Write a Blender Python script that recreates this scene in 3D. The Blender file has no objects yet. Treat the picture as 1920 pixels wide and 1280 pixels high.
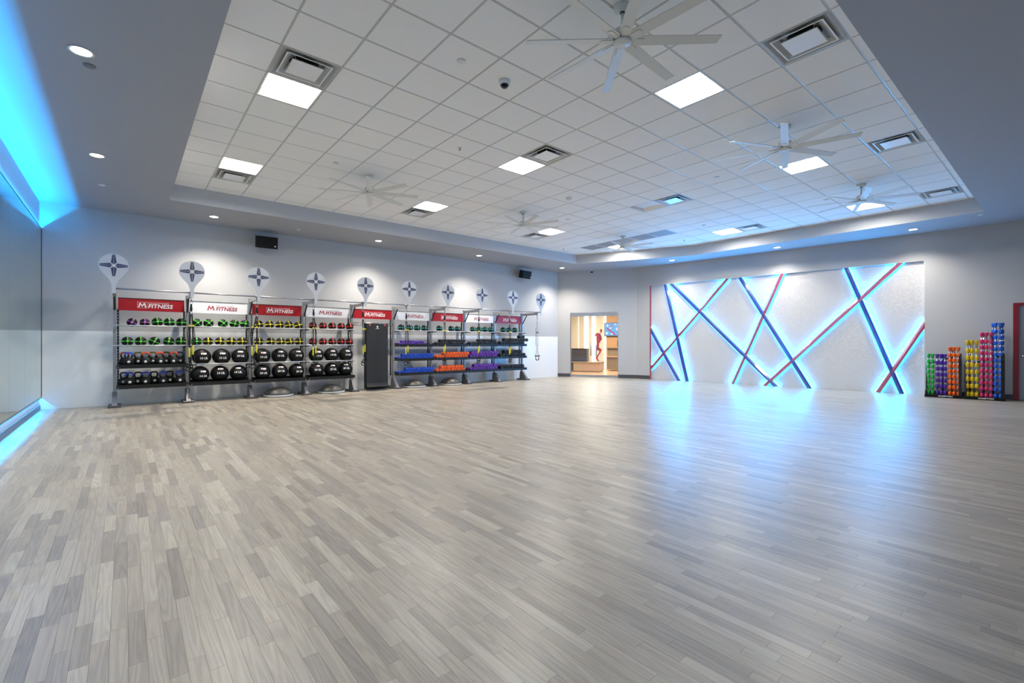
import bpy, math, random
from mathutils import Matrix, Vector
rng = random.Random(7)
sc = bpy.context.scene
COL = sc.collection
PI = math.pi

# ------------------------------------------------------------------ camera, world, exposure
CAM_H = 1.264; F_PX = 876.0; TH = math.radians(50.37)
cd = bpy.data.cameras.new('camera'); cam = bpy.data.objects.new('camera', cd); COL.objects.link(cam)
cam.location = (0, 0, CAM_H); cam.rotation_euler = (PI / 2, 0, TH - PI / 2)
cd.sensor_width = 36; cd.lens = F_PX / 1920 * 36; cd.shift_y = 3 / 1920; cd.clip_start = 0.05
sc.camera = cam
w = bpy.data.worlds.new('world'); sc.world = w; w.use_nodes = True
w.node_tree.nodes['Background'].inputs[0].default_value = (0.5, 0.55, 0.6, 1)
w.node_tree.nodes['Background'].inputs[1].default_value = 0.02
sc.view_settings.view_transform = 'Standard'; sc.view_settings.look = 'None'
sc.view_settings.gamma = 1; sc.view_settings.use_curve_mapping = False
sc.view_settings.exposure = 0.2
sc.cycles.max_bounces = 12; sc.cycles.diffuse_bounces = 6; sc.cycles.glossy_bounces = 5
sc.cycles.use_denoising = True; sc.cycles.sample_clamp_indirect = 8

L_TROFFER = 78.0         # radiance of the ceiling lens
P_DOWN = {'rack': 400.0, 'bars': 175.0, 'mirror': 170.0}   # watts of the recessed downlights, by zone
L_COVE = 1500.0           # mirror wall strips
L_BEAM = 76.0           # light bars, upper strip
L_BEAM_LOW = 16.0        # light bars, lower strip
L_LOBBY = 3.6
BLUE = (0.0, 0.37, 1.0)
BLUEW = (0.009, 0.38, 1.0)
WARM = (1.0, 0.9, 0.78)

def spot(name, loc, power, color, size, blend, radius=0.05):
    d = bpy.data.lights.new(name, 'SPOT'); d.energy = power; d.color = color
    d.spot_size = size; d.spot_blend = blend; d.shadow_soft_size = radius
    o = bpy.data.objects.new(name, d); COL.objects.link(o); o.location = loc
    return o

def arealight(name, loc, power, color, sx, sy, rot=(0, 0, 0)):
    d = bpy.data.lights.new(name, 'AREA'); d.energy = power; d.color = color
    d.shape = 'RECTANGLE'; d.size = sx; d.size_y = sy
    o = bpy.data.objects.new(name, d); COL.objects.link(o); o.location = loc; o.rotation_euler = rot
    return o

# ------------------------------------------------------------------ materials
def lin(c):
    if isinstance(c, str):
        c = tuple(int(c[i:i + 2], 16) / 255 for i in (0, 2, 4))
    return tuple(x / 12.92 if x <= 0.04045 else ((x + 0.055) / 1.055) ** 2.4 for x in c)

def mat(name, color, rough=0.5, metal=0.0, vary=0.06, vscale=8.0, bump=0.0, bscale=200.0, spec=0.5, coat=0.0):
    m = bpy.data.materials.new(name); m.use_nodes = True
    nt = m.node_tree; b = nt.nodes['Principled BSDF']
    c = lin(color)
    tc = nt.nodes.new('ShaderNodeTexCoord')
    nz = nt.nodes.new('ShaderNodeTexNoise'); nz.inputs['Scale'].default_value = vscale; nz.inputs['Detail'].default_value = 3
    nt.links.new(tc.outputs['Object'], nz.inputs['Vector'])
    mx = nt.nodes.new('ShaderNodeMix'); mx.data_type = 'RGBA'
    mx.inputs[6].default_value = (*[x * (1 - vary) for x in c], 1)
    mx.inputs[7].default_value = (*[min(1, x * (1 + vary)) for x in c], 1)
    nt.links.new(nz.outputs['Fac'], mx.inputs[0]); nt.links.new(mx.outputs[2], b.inputs['Base Color'])
    b.inputs['Roughness'].default_value = rough; b.inputs['Metallic'].default_value = metal
    b.inputs['Specular IOR Level'].default_value = spec
    if coat: b.inputs['Coat Weight'].default_value = coat; b.inputs['Coat Roughness'].default_value = 0.08
    if bump:
        n2 = nt.nodes.new('ShaderNodeTexNoise'); n2.inputs['Scale'].default_value = bscale; n2.inputs['Detail'].default_value = 2
        nt.links.new(tc.outputs['Object'], n2.inputs['Vector'])
        bp = nt.nodes.new('ShaderNodeBump'); bp.inputs['Strength'].default_value = bump; bp.inputs['Distance'].default_value = 0.002
        nt.links.new(n2.outputs['Fac'], bp.inputs['Height']); nt.links.new(bp.outputs['Normal'], b.inputs['Normal'])
    return m

def emit(name, color, strength):
    m = bpy.data.materials.new(name); m.use_nodes = True; nt = m.node_tree
    nt.nodes.remove(nt.nodes['Principled BSDF'])
    e = nt.nodes.new('ShaderNodeEmission'); e.inputs[0].default_value = (*color, 1); e.inputs[1].default_value = strength
    nt.links.new(e.outputs[0], nt.nodes['Material Output'].inputs[0])
    return m

def plank_mat():
    m = bpy.data.materials.new('grey_wood_vinyl'); m.use_nodes = True; nt = m.node_tree; b = nt.nodes['Principled BSDF']
    N = nt.nodes.new; L = nt.links.new
    geo = N('ShaderNodeNewGeometry'); oi = N('ShaderNodeObjectInfo')
    add = N('ShaderNodeMath'); add.operation = 'ADD'; L(geo.outputs['Random Per Island'], add.inputs[0]); L(oi.outputs['Random'], add.inputs[1])
    fr = N('ShaderNodeMath'); fr.operation = 'FRACT'; L(add.outputs[0], fr.inputs[0])
    off = N('ShaderNodeMath'); off.operation = 'MULTIPLY'; L(fr.outputs[0], off.inputs[0]); off.inputs[1].default_value = 93.0
    comb = N('ShaderNodeCombineXYZ'); L(off.outputs[0], comb.inputs[2]); L(off.outputs[0], comb.inputs[1])
    va = N('ShaderNodeVectorMath'); va.operation = 'ADD'; L(geo.outputs['Position'], va.inputs[0]); L(comb.outputs[0], va.inputs[1])
    # fine grain stretched along the plank
    mp = N('ShaderNodeMapping'); mp.inputs['Scale'].default_value = (210, 9, 1); L(va.outputs[0], mp.inputs[0])
    n1 = N('ShaderNodeTexNoise'); n1.inputs['Scale'].default_value = 1; n1.inputs['Detail'].default_value = 4; n1.inputs['Roughness'].default_value = .6; L(mp.outputs[0], n1.inputs['Vector'])
    # cathedral rings
    mp2 = N('ShaderNodeMapping'); mp2.inputs['Scale'].default_value = (11, .62, 1); L(va.outputs[0], mp2.inputs[0])
    nw = N('ShaderNodeTexNoise'); nw.inputs['Scale'].default_value = 1.3; nw.inputs['Detail'].default_value = 1; L(mp2.outputs[0], nw.inputs['Vector'])
    wm = N('ShaderNodeMath'); wm.operation = 'MULTIPLY'; wm.inputs[1].default_value = 62; L(nw.outputs['Fac'], wm.inputs[0])
    ws = N('ShaderNodeMath'); ws.operation = 'SINE'; L(wm.outputs[0], ws.inputs[0])
    wv = N('ShaderNodeMapRange'); wv.inputs[1].default_value = -1; wv.inputs[2].default_value = 1; wv.inputs[3].default_value = .2; wv.inputs[4].default_value = .85; L(ws.outputs[0], wv.inputs[0])
    rp = N('ShaderNodeValToRGB'); cr = rp.color_ramp
    cr.elements[0].position = 0; cr.elements[0].color = (*lin('978f84'), 1)
    cr.elements[1].position = 1; cr.elements[1].color = (*lin('bfb7a8'), 1)
    for p, c in ((.22, 'a39b8f'), (.5, 'b2a99a'), (.75, 'aba293'), (.9, 'bab2a3')):
        e = cr.elements.new(p); e.color = (*lin(c), 1)
    L(fr.outputs[0], rp.inputs[0])
    gm = N('ShaderNodeMix'); gm.data_type = 'FLOAT'; gm.inputs[0].default_value = .42; L(n1.outputs['Fac'], gm.inputs[2]); L(wv.outputs[0], gm.inputs[3])
    mr = N('ShaderNodeMapRange'); mr.inputs[1].default_value = .25; mr.inputs[2].default_value = .75; mr.inputs[3].default_value = .76; mr.inputs[4].default_value = 1.08; L(gm.outputs[0], mr.inputs[0])
    mu = N('ShaderNodeVectorMath'); mu.operation = 'SCALE'; L(rp.outputs[0], mu.inputs[0]); L(mr.outputs[0], mu.inputs['Scale'])
    L(mu.outputs[0], b.inputs['Base Color'])
    b.inputs['Roughness'].default_value = .33
    bp = N('ShaderNodeBump'); bp.inputs['Strength'].default_value = .12; bp.inputs['Distance'].default_value = .0008
    L(gm.outputs[0], bp.inputs['Height']); L(bp.outputs['Normal'], b.inputs['Normal'])
    return m

def perforated_mat():
    m = bpy.data.materials.new('perforated_grey'); m.use_nodes = True; nt = m.node_tree; b = nt.nodes['Principled BSDF']
    tc = nt.nodes.new('ShaderNodeTexCoord'); v = nt.nodes.new('ShaderNodeTexVoronoi'); v.inputs['Scale'].default_value = 90; v.inputs['Randomness'].default_value = 0
    nt.links.new(tc.outputs['Object'], v.inputs['Vector'])
    r = nt.nodes.new('ShaderNodeValToRGB'); r.color_ramp.elements[0].position = .30; r.color_ramp.elements[1].position = .36
    r.color_ramp.elements[0].color = (.04, .04, .045, 1); r.color_ramp.elements[1].color = (*lin('a8a8ac'), 1)
    nt.links.new(v.outputs['Distance'], r.inputs[0]); nt.links.new(r.outputs[0], b.inputs['Base Color']); b.inputs['Roughness'].default_value = .5
    return m

def glass_mat(name, tint, rough=0.0):
    m = bpy.data.materials.new(name); m.use_nodes = True; nt = m.node_tree
    nt.nodes.remove(nt.nodes['Principled BSDF'])
    t = nt.nodes.new('ShaderNodeBsdfTransparent'); t.inputs[0].default_value = (*tint, 1)
    g = nt.nodes.new('ShaderNodeBsdfGlossy'); g.inputs['Roughness'].default_value = rough
    fz = nt.nodes.new('ShaderNodeFresnel'); fz.inputs[0].default_value = 1.5
    mx = nt.nodes.new('ShaderNodeMixShader')
    nt.links.new(fz.outputs[0], mx.inputs[0]); nt.links.new(t.outputs[0], mx.inputs[1]); nt.links.new(g.outputs[0], mx.inputs[2])
    nt.links.new(mx.outputs[0], nt.nodes['Material Output'].inputs[0])
    return m

M = {}
M['plank'] = plank_mat()
M['subfloor'] = mat('subfloor', 'a39c92', .8)
M['wall'] = mat('grey_wall_paint', 'b9bbbd', .62, vary=.015, vscale=1.5, bump=.05, bscale=260)
M['soffit'] = mat('grey_soffit_paint', 'a2a4a9', .7, vary=.015, vscale=1.5)
M['fascia'] = mat('fascia_paint', 'bcbec2', .7, vary=.015)
M['white_panel'] = mat('white_gloss_panel', 'f2f4f4', .14, vary=.01, vscale=1.2, coat=.3)
M['base'] = mat('dark_grey_base', '4b4c52', .35, vary=.05)
M['tile'] = mat('ceiling_tile_white', 'efefec', .85, vary=.02, vscale=60, bump=.15, bscale=380)
M['grid'] = mat('grid_white_metal', 'b9bbbc', .28, vary=.02)
M['deck'] = mat('plenum_deck', '8a8a8a', .9)
M['mirror'] = mat('mirror_silver', 'd0e0dc', .015, 1.0, vary=.01)
M['mirror_edge'] = mat('mirror_edge', '5d757a', .3)
M['alu'] = mat('brushed_aluminium', 'b4b6ba', .32, .85, vary=.05, vscale=40)
M['chrome'] = mat('polished_steel', 'd8d9dc', .18, 1.0, vary=.03)
M['rail'] = mat('satin_silver', 'd4d6da', .3, .35, vary=.03)
M['steel'] = mat('rack_silver_paint', 'a2a4a8', .34, .55, vary=.06, vscale=14)
M['footgrey'] = mat('rack_foot_grey', '77767c', .45, .2)
M['black'] = mat('black_powder_coat', '17181a', .4, .1, vary=.15)
M['blackdk'] = mat('black_plastic', '0a0b0d', .5, vary=.15, spec=.3)
M['rubber'] = mat('black_rubber', '131416', .55, vary=.15, vscale=30, bump=.25, bscale=300, spec=.3)
M['vinylball'] = mat('black_vinyl', '0d0e0f', .5, vary=.15, vscale=20, bump=.2, bscale=150, spec=.25)
M['white'] = mat('white_print', 'f0f0f0', .5, vary=.02)
M['whitepl'] = mat('white_plastic', 'dfe0e0', .4, vary=.02)
M['greyprint'] = mat('grey_print', '8d8f96', .5, vary=.02)
M['redprint'] = mat('dark_red_print', 'a0203a', .5, vary=.04)
M['redsign'] = mat('red_sign', 'a3161f', .3, vary=.05, vscale=3)
M['whitesign'] = mat('white_sign', 'eef0f4', .3, vary=.02, vscale=3)
M['paddle'] = mat('pale_acrylic', 'c2c6cd', .3, vary=.02, vscale=3)
M['slate'] = mat('slate_print', '3c4160', .45, vary=.08)
M['yellow'] = mat('yellow_grip', 'e8dc1e', .55, vary=.05)
M['strap'] = mat('black_webbing', '141416', .8, vary=.2, vscale=80)
M['strapw'] = mat('pale_webbing', 'b9bcc0', .7, vary=.2, vscale=80)
M['dome'] = mat('charcoal_dome', '4e4d4b', .4, vary=.06)
M['domebase'] = mat('pale_grey_base', 'b9bcc2', .4, vary=.03)
M['mat'] = mat('black_foam', '232529', .75, vary=.08, bump=.2, bscale=180)
M['orange_ring'] = mat('orange_grommet', 'd64a20', .5)
M['bar_red'] = mat('red_bar_paint', 'a5123c', .28, vary=.05, coat=1.0)
M['bar_red'].node_tree.nodes['Principled BSDF'].inputs['Coat IOR'].default_value = 2.3; M['bar_red'].node_tree.nodes['Principled BSDF'].inputs['Coat Roughness'].default_value = .22
M['bar_blue_lit'] = mat('blue_lit_bar_colour', '33409c', .3, vary=.05, coat=1.0)  # blue LED light on the falling bars, put into their base colour
M['bar_blue_lit'].node_tree.nodes['Principled BSDF'].inputs['Coat IOR'].default_value = 2.0
M['hextile'] = mat('white_ceramic', 'd4d4d4', .3, vary=.02, vscale=5)
M['grout'] = mat('tile_backing', 'c8c8ca', .8)
M['fan'] = mat('fan_white', 'd6d8d4', .35, vary=.02)
M['fan_dark'] = mat('fan_gasket', '3a3a3c', .5)
M['vent'] = mat('vent_white_metal', 'eeefef', .22, vary=.03)
M['ventdark'] = mat('duct_dark', '141416', .8)
M['perf'] = perforated_mat()
M['redframe'] = mat('red_door_frame', '8c1f2c', .35, vary=.04)
M['doorgrey'] = mat('grey_door_paint', '8b919b', .4, vary=.02)
M['glass'] = glass_mat('clear_glass', (.93, .96, .96))
M['cleardome'] = glass_mat('smoked_dome', (.35, .4, .5), .05)
M['runner'] = mat('red_vinyl_decal', 'c0404e', .5)
M['wood'] = mat('lobby_oak', 'c79a6d', .5, vary=.12, vscale=9)
M['beige'] = mat('beige_panel', 'd8cdb8', .6, vary=.03)
M['blush'] = mat('pale_bench', 'd9c2b6', .5, vary=.03)
M['lobbyfloor'] = mat('lobby_floor', 'c49b78', .3, vary=.1, vscale=6)
M['darkgrey'] = mat('dark_grey_laminate', '4f5058', .4, vary=.05)
M['olive'] = mat('olive_equipment', '4a5040', .5, vary=.1)
M['desk'] = mat('taupe_laminate', '8a7a68', .5, vary=.06)
M['troffer'] = mat('troffer_white', 'e8e8e6', .4, vary=.01)
M['lens'] = emit('troffer_lens', (1.0, .95, .865), L_TROFFER)
M['lens_off'] = mat('unlit_lens', 'dfe2e6', .3, vary=.01)
M['down'] = emit('downlight_lens', (1.0, .93, .82), 22.0)
M['cove'] = emit('blue_led_strip', BLUE, L_COVE)
M['cove_low'] = emit('blue_led_strip_low', BLUE, L_COVE * .22)
M['beamled'] = emit('blue_white_led', BLUEW, L_BEAM)
M['beamledlow'] = emit('blue_white_led_low', BLUEW, L_BEAM_LOW)
M['glow'] = emit('lobby_led', (1.0, .93, .85), L_LOBBY)
M['screen_b'] = emit('screen_blue', lin('8cbcf0'), 1.0)
M['screen_w'] = emit('screen_white', (.95, .97, 1), 1.0)
M['screen_r'] = emit('screen_red', lin('e0405c'), 1.0)

# ------------------------------------------------------------------ mesh helpers
class MB:
    def __init__(s): s.v = []; s.f = []; s.m = []; s.sm = []
    def add(s, vs, fs, mi=0, smooth=False, T=None):
        o = len(s.v)
        for p in vs:
            p = Vector(p); s.v.append(tuple(T @ p) if T is not None else tuple(p))
        for f in fs: s.f.append(tuple(i + o for i in f)); s.m.append(mi); s.sm.append(smooth)
        return s
    def box(s, x0, x1, y0, y1, z0, z1, mi=0, T=None):
        vs = [(x0, y0, z0), (x1, y0, z0), (x1, y1, z0), (x0, y1, z0), (x0, y0, z1), (x1, y0, z1), (x1, y1, z1), (x0, y1, z1)]
        return s.add(vs, [(0, 3, 2, 1), (4, 5, 6, 7), (0, 1, 5, 4), (1, 2, 6, 5), (2, 3, 7, 6), (3, 0, 4, 7)], mi, False, T)
    def cbox(s, x0, x1, y0, y1, z0, z1, c=.004, mi=0, T=None):
        # box with chamfered vertical and top edges
        p = [(x0 + c, y0), (x1 - c, y0), (x1, y0 + c), (x1, y1 - c), (x1 - c, y1), (x0 + c, y1), (x0, y1 - c), (x0, y0 + c)]
        q = [(x0 + 2 * c, y0 + c), (x1 - 2 * c, y0 + c), (x1 - c, y0 + 2 * c), (x1 - c, y1 - 2 * c), (x1 - 2 * c, y1 - c), (x0 + 2 * c, y1 - c), (x0 + c, y1 - 2 * c), (x0 + c, y0 + 2 * c)]
        vs = [(*a, z0) for a in p] + [(*a, z1 - c) for a in p] + [(*a, z1) for a in q]
        fs = [tuple(reversed(range(8))), tuple(range(16, 24))]
        for k in (0, 8):
            for i in range(8): fs.append((k + i, k + (i + 1) % 8, k + 8 + (i + 1) % 8, k + 8 + i))
        return s.add(vs, fs, mi, False, T)
    def prism(s, poly, z0, z1, mi=0, T=None):
        n = len(poly)
        a = sum(poly[i][0] * poly[(i + 1) % n][1] - poly[(i + 1) % n][0] * poly[i][1] for i in range(n))
        if a < 0: poly = poly[::-1]
        vs = [(x, y, z0) for x, y in poly] + [(x, y, z1) for x, y in poly]
        fs = [tuple(range(n - 1, -1, -1)), tuple(range(n, 2 * n))] + [(i, (i + 1) % n, n + (i + 1) % n, n + i) for i in range(n)]
        return s.add(vs, fs, mi, False, T)
    def lathe(s, prof, n=20, mi=0, T=None, smooth=True):
        vs = []; fs = []
        for r, z in prof:
            for k in range(n): a = 2 * PI * k / n; vs.append((r * math.cos(a), r * math.sin(a), z))
        for i in range(len(prof) - 1):
            for k in range(n): fs.append((i * n + k, i * n + (k + 1) % n, (i + 1) * n + (k + 1) % n, (i + 1) * n + k))
        if prof[0][0] > 1e-6: fs.append(tuple(range(n - 1, -1, -1)))
        if prof[-1][0] > 1e-6: fs.append(tuple((len(prof) - 1) * n + k for k in range(n)))
        return s.add(vs, fs, mi, smooth, T)
    def sphere(s, c, r, nu=20, nv=12, mi=0, sc=(1, 1, 1), T=None):
        prof = [(max(1e-7, r * math.sin(PI * i / nv)), -r * math.cos(PI * i / nv)) for i in range(nv + 1)]
        A = Matrix.Translation(Vector(c)) @ Matrix.Diagonal((*sc, 1))
        return s.lathe(prof, nu, mi, (T @ A) if T is not None else A)
    def tube(s, pts, r, n=8, mi=0, T=None, closed=False):
        pts = [Vector(p) for p in pts]; N = len(pts); vs = []; up = None
        for i, p in enumerate(pts):
            if closed: t = pts[(i + 1) % N] - pts[i - 1]
            else: t = pts[min(i + 1, N - 1)] - pts[max(i - 1, 0)]
            t.normalize()
            if up is None:
                up = Vector((0, 0, 1)) if abs(t.z) < .9 else Vector((1, 0, 0))
            x = up.cross(t); x.normalize(); y = t.cross(x); up = y
            for k in range(n): a = 2 * PI * k / n; vs.append(p + x * (r * math.cos(a)) + y * (r * math.sin(a)))
        fs = []
        for i in range(N if closed else N - 1):
            j = (i + 1) % N
            for k in range(n): fs.append((i * n + k, i * n + (k + 1) % n, j * n + (k + 1) % n, j * n + k))
        if not closed: fs += [tuple(range(n - 1, -1, -1)), tuple((N - 1) * n + k for k in range(n))]
        return s.add(vs, fs, mi, True, T)
    def ribbon(s, pts, w, t, side, mi=0, T=None):
        # flat webbing: pts centre line, side = width direction
        side = Vector(side).normalized(); vs = []; fs = []
        P = [Vector(p) for p in pts]
        for i, p in enumerate(P):
            d = (P[min(i + 1, len(P) - 1)] - P[max(i - 1, 0)]).normalized(); nn = d.cross(side).normalized()
            for a, b in ((-1, -1), (1, -1), (1, 1), (-1, 1)): vs.append(p + side * (a * w / 2) + nn * (b * t / 2))
        for i in range(len(P) - 1):
            for k in range(4): fs.append((i * 4 + k, i * 4 + (k + 1) % 4, i * 4 + 4 + (k + 1) % 4, i * 4 + 4 + k))
        fs += [(3, 2, 1, 0), tuple((len(P) - 1) * 4 + k for k in range(4))]
        return s.add(vs, fs, mi, False, T)
    def mesh(s, name, mats):
        me = bpy.data.meshes.new(name); me.from_pydata(s.v, [], s.f)
        for m in (mats if isinstance(mats, (list, tuple)) else [mats]): me.materials.append(m)
        me.polygons.foreach_set('material_index', s.m); me.polygons.foreach_set('use_smooth', s.sm)
        me.update(); return me
    def build(s, name, mats, parent=None, loc=None, rotz=None):
        return put(name, s.mesh(name, mats), parent, loc, rotz)

def put(name, me, parent=None, loc=None, rotz=None, T=None):
    o = bpy.data.objects.new(name, me); COL.objects.link(o)
    if parent is not None: o.parent = parent
    if loc is not None: o.location = loc
    if rotz is not None: o.rotation_euler = (0, 0, rotz)
    if T is not None: o.matrix_local = T
    return o

def tag(o, label, cat, group=None):
    o['label'] = label; o['category'] = cat
    if group: o['group'] = group
    return o

def thing(name, label, cat, loc=(0, 0, 0), rotz=0, group=None):
    o = bpy.data.objects.new(name, None); COL.objects.link(o); o.empty_display_size = .1
    o.location = loc; o.rotation_euler = (0, 0, rotz)
    return tag(o, label, cat, group)

def dup(root, loc, rotz=None, label=None):
    r = root.copy(); COL.objects.link(r); r.location = loc
    if rotz is not None: r.rotation_euler = (0, 0, rotz)
    if label: r['label'] = label
    for ch in list(root.children):
        c = ch.copy(); COL.objects.link(c); c.parent = r
        for g in list(ch.children):
            d = g.copy(); COL.objects.link(d); d.parent = c
    return r

def struct(o): o['kind'] = 'structure'; return o
def stuff(o): o['kind'] = 'stuff'; return o

_txt = {}
def text_mesh(s, size, mat_, offset=0.0, shear=0.0, depth=0.0, align='CENTER', sx=1.0, space=1.0):
    # lettering lying in the XZ plane, facing -Y
    cu = bpy.data.curves.new('lettering', 'FONT'); cu.body = s; cu.size = size; cu.space_character = space; cu.offset = offset; cu.shear = shear
    cu.extrude = depth; cu.align_x = align; cu.align_y = 'CENTER'; cu.resolution_u = 2
    o = bpy.data.objects.new('lettering', cu); COL.objects.link(o)
    dg = bpy.context.evaluated_depsgraph_get(); dg.update()
    me = bpy.data.meshes.new_from_object(o.evaluated_get(dg))
    bpy.data.objects.remove(o); bpy.data.curves.remove(cu)
    me.transform(Matrix.Rotation(PI / 2, 4, 'X') @ Matrix.Diagonal((sx, 1, 1, 1)))
    me.materials.clear(); me.materials.append(mat_)
    return me

def add_mesh(mb, me, mi=0, T=None):
    mb.add([v.co for v in me.vertices], [tuple(p.vertices) for p in me.polygons], mi, False, T)

ORD = ['first', 'second', 'third', 'fourth', 'fifth', 'sixth', 'seventh', 'eighth', 'ninth', 'tenth', 'eleventh', 'twelfth', 'thirteenth', 'fourteenth', 'fifteenth']

def proj(u, v, z):
    X = u * math.sin(TH) - v * math.cos(TH); d = u * math.cos(TH) + v * math.sin(TH)
    if d < .2: return None
    return 960 + F_PX * X / d, 643 - F_PX * (z - CAM_H) / d, d

# ------------------------------------------------------------------ room layout (x along the rack wall, y towards it)
Z_S = 3.941; Z_T = 4.248
XM = -1.25; YR = 12.53; YN = -2.0
Bc = Vector((12.63, 12.53)); Cc = Vector((14.1, 10.02)); Ec = Vector((15.502, YN))
OUT = [(XM, YN), (XM, YR), tuple(Bc), tuple(Cc), tuple(Ec)]
INN = [(.64, 1.2), (.64, 10.8), (11.78, 10.8), (13.38, 7.4), (13.45, 1.2)]

def frame(A, B):
    # local frame on a wall: +x along A->B, +y out of the room, z up
    d = (B - A).normalized(); n = Vector((-d.y, d.x))
    return Matrix(((d.x, n.x, 0, A.x), (d.y, n.y, 0, A.y), (0, 0, 1, 0), (0, 0, 0, 1)))
T_R = frame(Cc, Ec)     # light bar wall: s from corner, +y out of the room
T_C = frame(Bc, Cc)     # chamfered corner wall with the glass door
for T in (T_R, T_C):
    c = Vector((6, 5, 0))
    if (T.inverted() @ c).y > 0:
        for i in range(3): T[i][1] *= -1
LEN_R = (Ec - Cc).length; LEN_C = (Cc - Bc).length

# floor -------------------------------------------------------------
mb = MB(); mb.prism([(XM - .1, YN - .1), (XM - .1, YR + .1), (12.7, YR + .1), (14.3, 10.05), (15.75, YN - .1)], -.12, -.004)
floor = struct(mb.build('floor', M['subfloor']))
W_P = .060; GAP = .00012
def inside(x, y, pad=0):
    P = OUT; ok = True
    for i in range(5):
        a, b = P[i], P[(i + 1) % 5]
        if (b[0] - a[0]) * (y - a[1]) - (b[1] - a[1]) * (x - a[0]) > pad * math.hypot(b[0] - a[0], b[1] - a[1]): ok = False
    return ok
planks = []
ncol = int((15.6 - XM) / W_P)
for c in range(ncol):
    x = XM + (c + .5) * W_P; y = YN - rng.random() * .8
    while y < YR:
        l = rng.choice((.36, .46, .58, .72))
        y0 = y; y1 = y + l; y = y1
        yc = (y0 + y1) / 2
        if not (inside(x, y0, .05) or inside(x, y1, .05) or inside(x, yc, .05)): continue
        area = 0
        p = [proj(a, b, 0) for a, b in ((x - .03, y0), (x + .03, y0), (x + .03, y1), (x - .03, y1))]
        if all(p):
            q = [(min(1920, max(0, t[0])), min(1280, max(0, t[1]))) for t in p]
            area = abs(sum(q[i][0] * q[(i + 1) % 4][1] - q[(i + 1) % 4][0] * q[i][1] for i in range(4))) / 2
        planks.append((area, x, y0, l))
planks.sort(reverse=True)
pm = {}
for l in (.36, .46, .58, .72):
    b = MB(); h = W_P / 2 - GAP; e = l / 2 - GAP; c = .0003
    b.add([(-h, -e, -.003), (h, -e, -.003), (h, e, -.003), (-h, e, -.003), (-h + c, -e + c, 0), (h - c, -e + c, 0), (h - c, e - c, 0), (-h + c, e - c, 0)],
          [(4, 5, 6, 7), (0, 1, 5, 4), (1, 2, 6, 5), (2, 3, 7, 6), (3, 0, 4, 7)])
    pm[l] = b.mesh('plank', M['plank'])
for a, x, y0, l in planks[:300]: put('plank', pm[l], floor, (x, y0 + l / 2, 0))
b = MB()
for a, x, y0, l in planks[300:]:
    h = W_P / 2 - GAP; y1 = min(y0 + l - GAP, YR); y0 = max(y0 + GAP, YN)
    if y1 - y0 < .02: continue
    b.add([(x - h, y0, -.003), (x + h, y0, -.003), (x + h, y1, -.003), (x - h, y1, -.003), (x - h, y0, 0), (x + h, y0, 0), (x + h, y1, 0), (x - h, y1, 0)],
          [(4, 5, 6, 7), (0, 1, 5, 4), (1, 2, 6, 5), (2, 3, 7, 6), (3, 0, 4, 7)])
stuff(b.build('planking', M['plank'], floor))

# walls -------------------------------------------------------------
mb = MB(); mb.box(XM - .1, XM, YN - .1, YR + .1, 0, Z_S); wall_left = struct(mb.build('wall_left', M['wall']))
mb = MB(); mb.box(XM, 12.63, YR, YR + .12, 0, Z_S); wall_back = struct(mb.build('wall_back', M['wall']))
mb = MB(); mb.box(XM, 12.615, YR - .006, YR - .0005, .0, 1.505); mb.build('white_panel', M['white_panel'], wall_back)
mb = MB(); mb.box(XM - .1, 15.7, YN - .1, YN, 0, Z_S); struct(mb.build('wall_near', M['wall']))
# chamfered corner wall with door opening
D0, D1, DZ = .476, 2.248, 2.40
mb = MB()
mb.box(0, D0, 0, .14, 0, Z_S, T=T_C); mb.box(D1, LEN_C + .02, 0, .14, 0, Z_S, T=T_C); mb.box(D0, D1, 0, .14, DZ, Z_S, T=T_C)
wall_corner = struct(mb.build('wall_corner', M['wall']))
mb = MB(); mb.box(0.002, D0 - .002, -.012, -.0005, .0, .125, T=T_C); struct(mb.build('baseboard_corner', M['base']))
mb = MB(); mb.box(D1 + .002, LEN_C - .002, -.012, -.0005, .0, .125, T=T_C); struct(mb.build('baseboard_bend', M['base']))
# light bar wall with recess and red-framed door
R0, R1, RZ, REC = .545, 7.722, 3.27, .085
E0, E1, EZ = 9.19, 10.30, 2.15
mb = MB()
mb.box(0, R0, 0, .2, 0, Z_S, T=T_R); mb.box(R0, R1, 0, .2, RZ, Z_S, T=T_R); mb.box(R1, E0, 0, .2, 0, Z_S, T=T_R)
mb.box(E0, E1, 0, .2, EZ, Z_S, T=T_R); mb.box(E1, LEN_R, 0, .2, 0, Z_S, T=T_R)
wall_right = struct(mb.build('wall_right', M['wall']))
mb = MB(); mb.box(R0, R1, REC, .2, 0, RZ, T=T_R); mb.build('tile_backing', M['grout'], wall_right)
mb = MB(); mb.box(0.002, R0 - .052, -.012, -.0005, 0, .125, T=T_R); struct(mb.build('baseboard_right', M['base']))
mb = MB(); mb.box(R1 + .002, E0 - .002, -.012, -.0005, 0, .125, T=T_R); struct(mb.build('baseboard_rack', M['base']))
mb = MB(); mb.box(E1 + .002, LEN_R, -.012, -.0005, 0, .125, T=T_R); struct(mb.build('baseboard_near', M['base']))
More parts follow.
